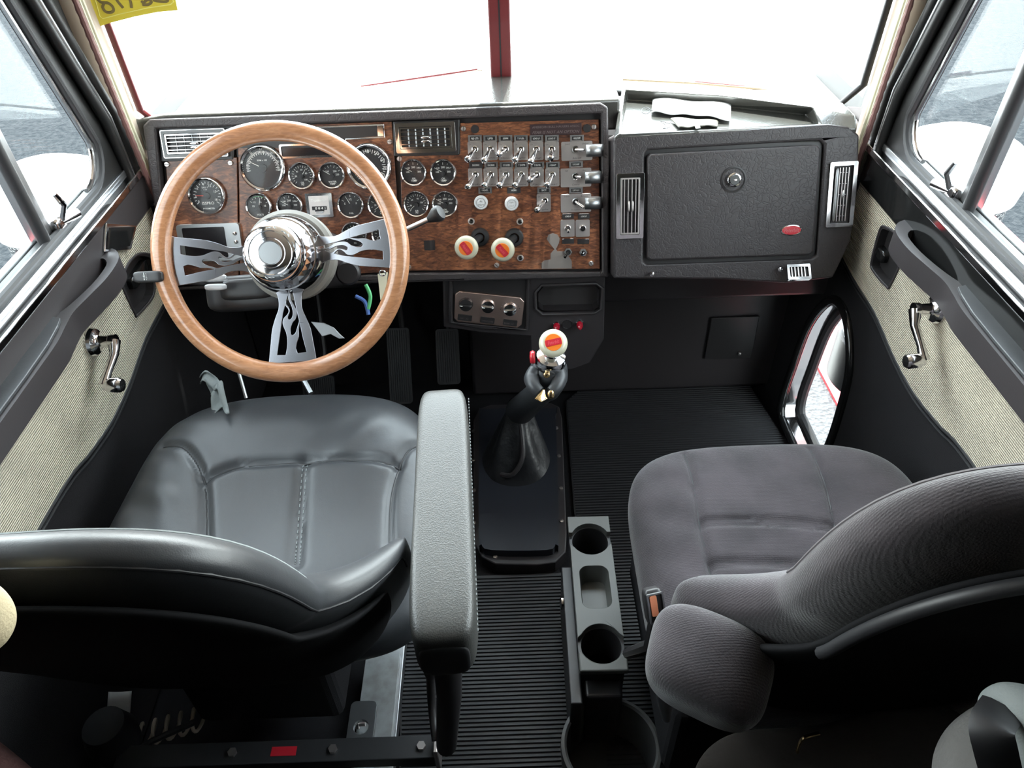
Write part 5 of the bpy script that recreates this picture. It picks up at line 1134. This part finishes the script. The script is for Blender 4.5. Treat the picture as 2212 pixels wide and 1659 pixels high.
# seat belt buckle
bk = root('seat_belt_buckle', dep(1412, 1310, 1.0), 'black seat belt buckle with orange release button beside the passenger cushion', 'buckle')
bf = Fr(dep(1412, 1308, .97), (.95, .2, 0), (-.1, .6, .8))
MB().rbox(bf, (.0125, .024, .010), 5, 10).build('housing', M['plastic'], bk)
MB().prism(rrect(0, .0, .022, .040, .002), bf, .009, .0125, holes=[rrect(0, .0, .018, .036, .002)]).build('edge_frame', M['satin'], bk, smooth=0)
MB().prism(rrect(-.003, .004, .009, .027, .002), bf, .009, .0125).build('release_button', mat('salmon_button', (.85, .30, .16), .4), bk, smooth=0, bevel=.001)
MB().tube([bf.p(0, -.02, 0), bf.p(0, -.07, -.04), V((.190, .70, .31))], .010, 8).build('stalk', M['plastic'], bk)

# ------------------------------------------------------------------ things lying about
# packets on the passenger tray
def packet(name, pts, z, mt, label, th=.004):
    r = root(name, sum((onZ(x, y, z) for x, y in pts), V((0, 0, 0)))/len(pts), label, 'packet')
    q = [onZ(x, y, z) for x, y in pts]; A, B, C_, D_ = q
    def f2(u, v): p = A.lerp(B, u).lerp(D_.lerp(C_, u), v); return p+V((0, .0, th*.6*(1+.6*math.sin(9*u+2*v)+.5*math.sin(17*u*v+1))*(math.sin(PI*min(1, max(0, u)))**.3)))
    MB().grid(f2, 30, 10).build('pouch', M[mt], r, smooth=180, solid=.002)
    return r
r1 = packet('foil_packet', [(1411, 216), (1578, 228), (1578, 262), (1408, 244)], .932, 'paper', 'crinkled white packet lying on the dash tray', .006)
MB().tube(spline([onZ(x, y, .936) for x, y in ((1436, 233), (1420, 238), (1407, 238), (1398, 232), (1388, 235), (1386, 242), (1396, 246), (1404, 240), (1396, 236))], 5), .0009, 6).build('cord_loop', M['rubber'], r1)
a = onZ(1505, 232, .943); text_mb('Mn~', Fr(a, (1, -.05, 0), (.05, 1, 0)), 0, 0, .018, .0, width=.03, shear=.5).build('packet_print', M['plastic'], r1, smooth=0)
r2 = packet('dark_packet', [(1448, 256), (1552, 262), (1550, 273), (1466, 276)], .930, 'greypaper', 'grey packet with white stripe half under the white packet', .004)
MB().tube(spline([onZ(x, y, .94) for x, y in ((1448, 268), (1436, 264), (1426, 262), (1440, 272), (1432, 278), (1446, 275), (1450, 268))], 5), .0008, 6).build('cord_loop', M['rubber'], r2)
q = [onZ(x, y, .9385) for x, y in ((1496, 257), (1507, 258), (1513, 276), (1503, 277))]
MB().add(q, [(0, 1, 2, 3)]).build('stripe', M['paper'], r2, smooth=0, solid=.001)
# yellow sticker on the windshield, seen from behind
sY = 1.60
WP = Fr(V((-.775, 1.596, .93)), V((.763, .23, 0)), V((.03, -.1, .81)))
sk_ = root('windshield_sticker', WP.p(.06, .26, 0), 'yellow paper permit stuck to the top left of the windshield, seen reversed', 'sticker')
q = [(195, 0), (215, 57), (236, 50), (290, 36), (340, 26), (384, 22), (378, -8), (365, -60), (180, -60)]
sq = [WP.hit(x, y, .004) for x, y in q]
MB().prism(sq, WP, .003, .0045).build('paper', M['yellow'], sk_, smooth=0)
li = [WP.hit(x, y, .005) for x, y in ((200, -20), (216, 36), (222, 40), (260, 30), (320, 17), (368, 10), (374, 5), (370, -40))]
MB().tube([WP.p(a, b, .005) for a, b in li], .0008, 6).build('border_line', mat('pale_yellow', (.9, .85, .25), .5), sk_)
for (pts, w_) in ((([(205, -10), (213, 4), (224, 10), (222, 0)], .0)), (([(224, 8), (222, 16), (228, 25), (238, 27), (245, 23), (243, 14), (234, 7), (226, 6), (217, 4), (208, -6), (206, -18)]), 1), ([(245, -12), (255, 4), (266, 17)], 1), ([(276, -12), (282, 4), (284, 17)], 1), ([(305, 2), (312, 8), (308, 10), (320, 10), (327, 4), (320, -1), (312, 4)], 1), ([(330, 0), (345, 3), (362, 2), (360, -14)], 1)):
    if not w_: continue
    MB().tube(spline([WP.p(*WP.hit(x, y, .0052), .0052) for x, y in pts], 4), .0028, 6, flat=.3, up=WP.n).build('handwriting', M['ink'], sk_)
# wipers
for i, (pts, lab) in enumerate(((((600, 222), (780, 190), (860, 183), (1042, 152)), 'black wiper resting on the left windshield half'), (((1345, 172), (1500, 180), (1775, 204)), 'black wiper resting on the right windshield half'))):
    wp_ = root('wiper', onY(pts[-1][0], pts[-1][1], 1.86), lab, 'wiper')
    MB().tube([onY(x, y, 1.86+.0*i) for x, y in pts], [.003]*len(pts), 8).build('blade', mat('wiper_%d' % i, (.20, .14, .08), .6), wp_)
    MB().tube([onY(pts[-1][0]-10, pts[-1][1]-2, 1.90), onY(pts[1][0], pts[1][1]-3, 1.88)], .004, 8).build('arm', M['maroon'], wp_)
# clothes and bag in the rear corners
jb = root('duffel_bag', (.52, .30, .45), 'grey cloth bag with black strap in the dark corner behind the passenger seat', 'bag')
def lump(cx, cy, cz, hx, hy, hz, sd): 
    return lambda x, y, z: (x+.015*math.sin(14*y+sd), y+.012*math.sin(17*x+sd), z+.012*math.sin(21*x+9*y+sd))
bc = dep(2190, 1700, .66)
MB().rbox(Fr(bc, (1, .1, 0), (0, 1, .2)), (.075, .06, .05), 2.6, 22, lump(0, 0, 0, 0, 0, 0, 1)).build('body', M['greycloth'], jb, smooth=180)
MB().rbox(Fr(dep(2262, 1620, .60), (1, .1, 0), (.1, 1, .2)), (.032, .05, .04), 2.6, 18, lump(0, 0, 0, 0, 0, 0, 3)).build('rolled_sleeve', M['khaki'], jb, smooth=180, label='light grey cloth fold')
MB().tube(spline([dep(2165, 1530, .60), dep(2142, 1570, .58), dep(2150, 1620, .58), dep(2165, 1680, .6)], 5), .016, 10, flat=.25, up=(CO-bc).normalized()).build('strap', M['rubber'], jb)
gb = root('blanket', dep(1820, 1660, 1.0), 'dark brown rumpled blanket on the floor behind the passenger seat', 'blanket')
MB().rbox(Fr(dep(1850, 1690, 1.02), (1, .1, 0), (0, 1, .2)), (.21, .09, .05), 2.4, 24, lump(0, 0, 0, 0, 0, 0, 5)).build('cloth', mat('brown_cloth', (.035, .028, .024), .95, bump=[('noise', 30, .5, .01)]), gb, smooth=180)
MB().tube(spline([dep(1722, 1625, .96), dep(1728, 1605, .955), dep(1740, 1592, .95), dep(1770, 1584, .95)], 5), .003, 8, flat=.6).build('gold_ring', M['gold'], label='thin curved gold metal loop on the dark blanket', cat='ring')
bc2 = dep(-58, 1332, .5)
MB().rbox(Fr(bc2, (1, 0, 0), (0, 1, 0)), (.022, .022, .03), 2.2, 14).build('curtain_roll', M['tan'], smooth=180, label='tan rolled cloth at the left edge above the driver seat back', cat='cloth')
MB().rbox(Fr(dep(-60, 1720, .8), (1, -.6, 0), (0, 1, 0)), (.13, .05, .04), 2.6, 18).build('jacket', mat('dim_maroon_cloth', (.11, .045, .040), .95, bump=[('noise', 40, .5, .01)]), smooth=180, label='dark reddish jacket in the corner behind the driver seat', cat='jacket')
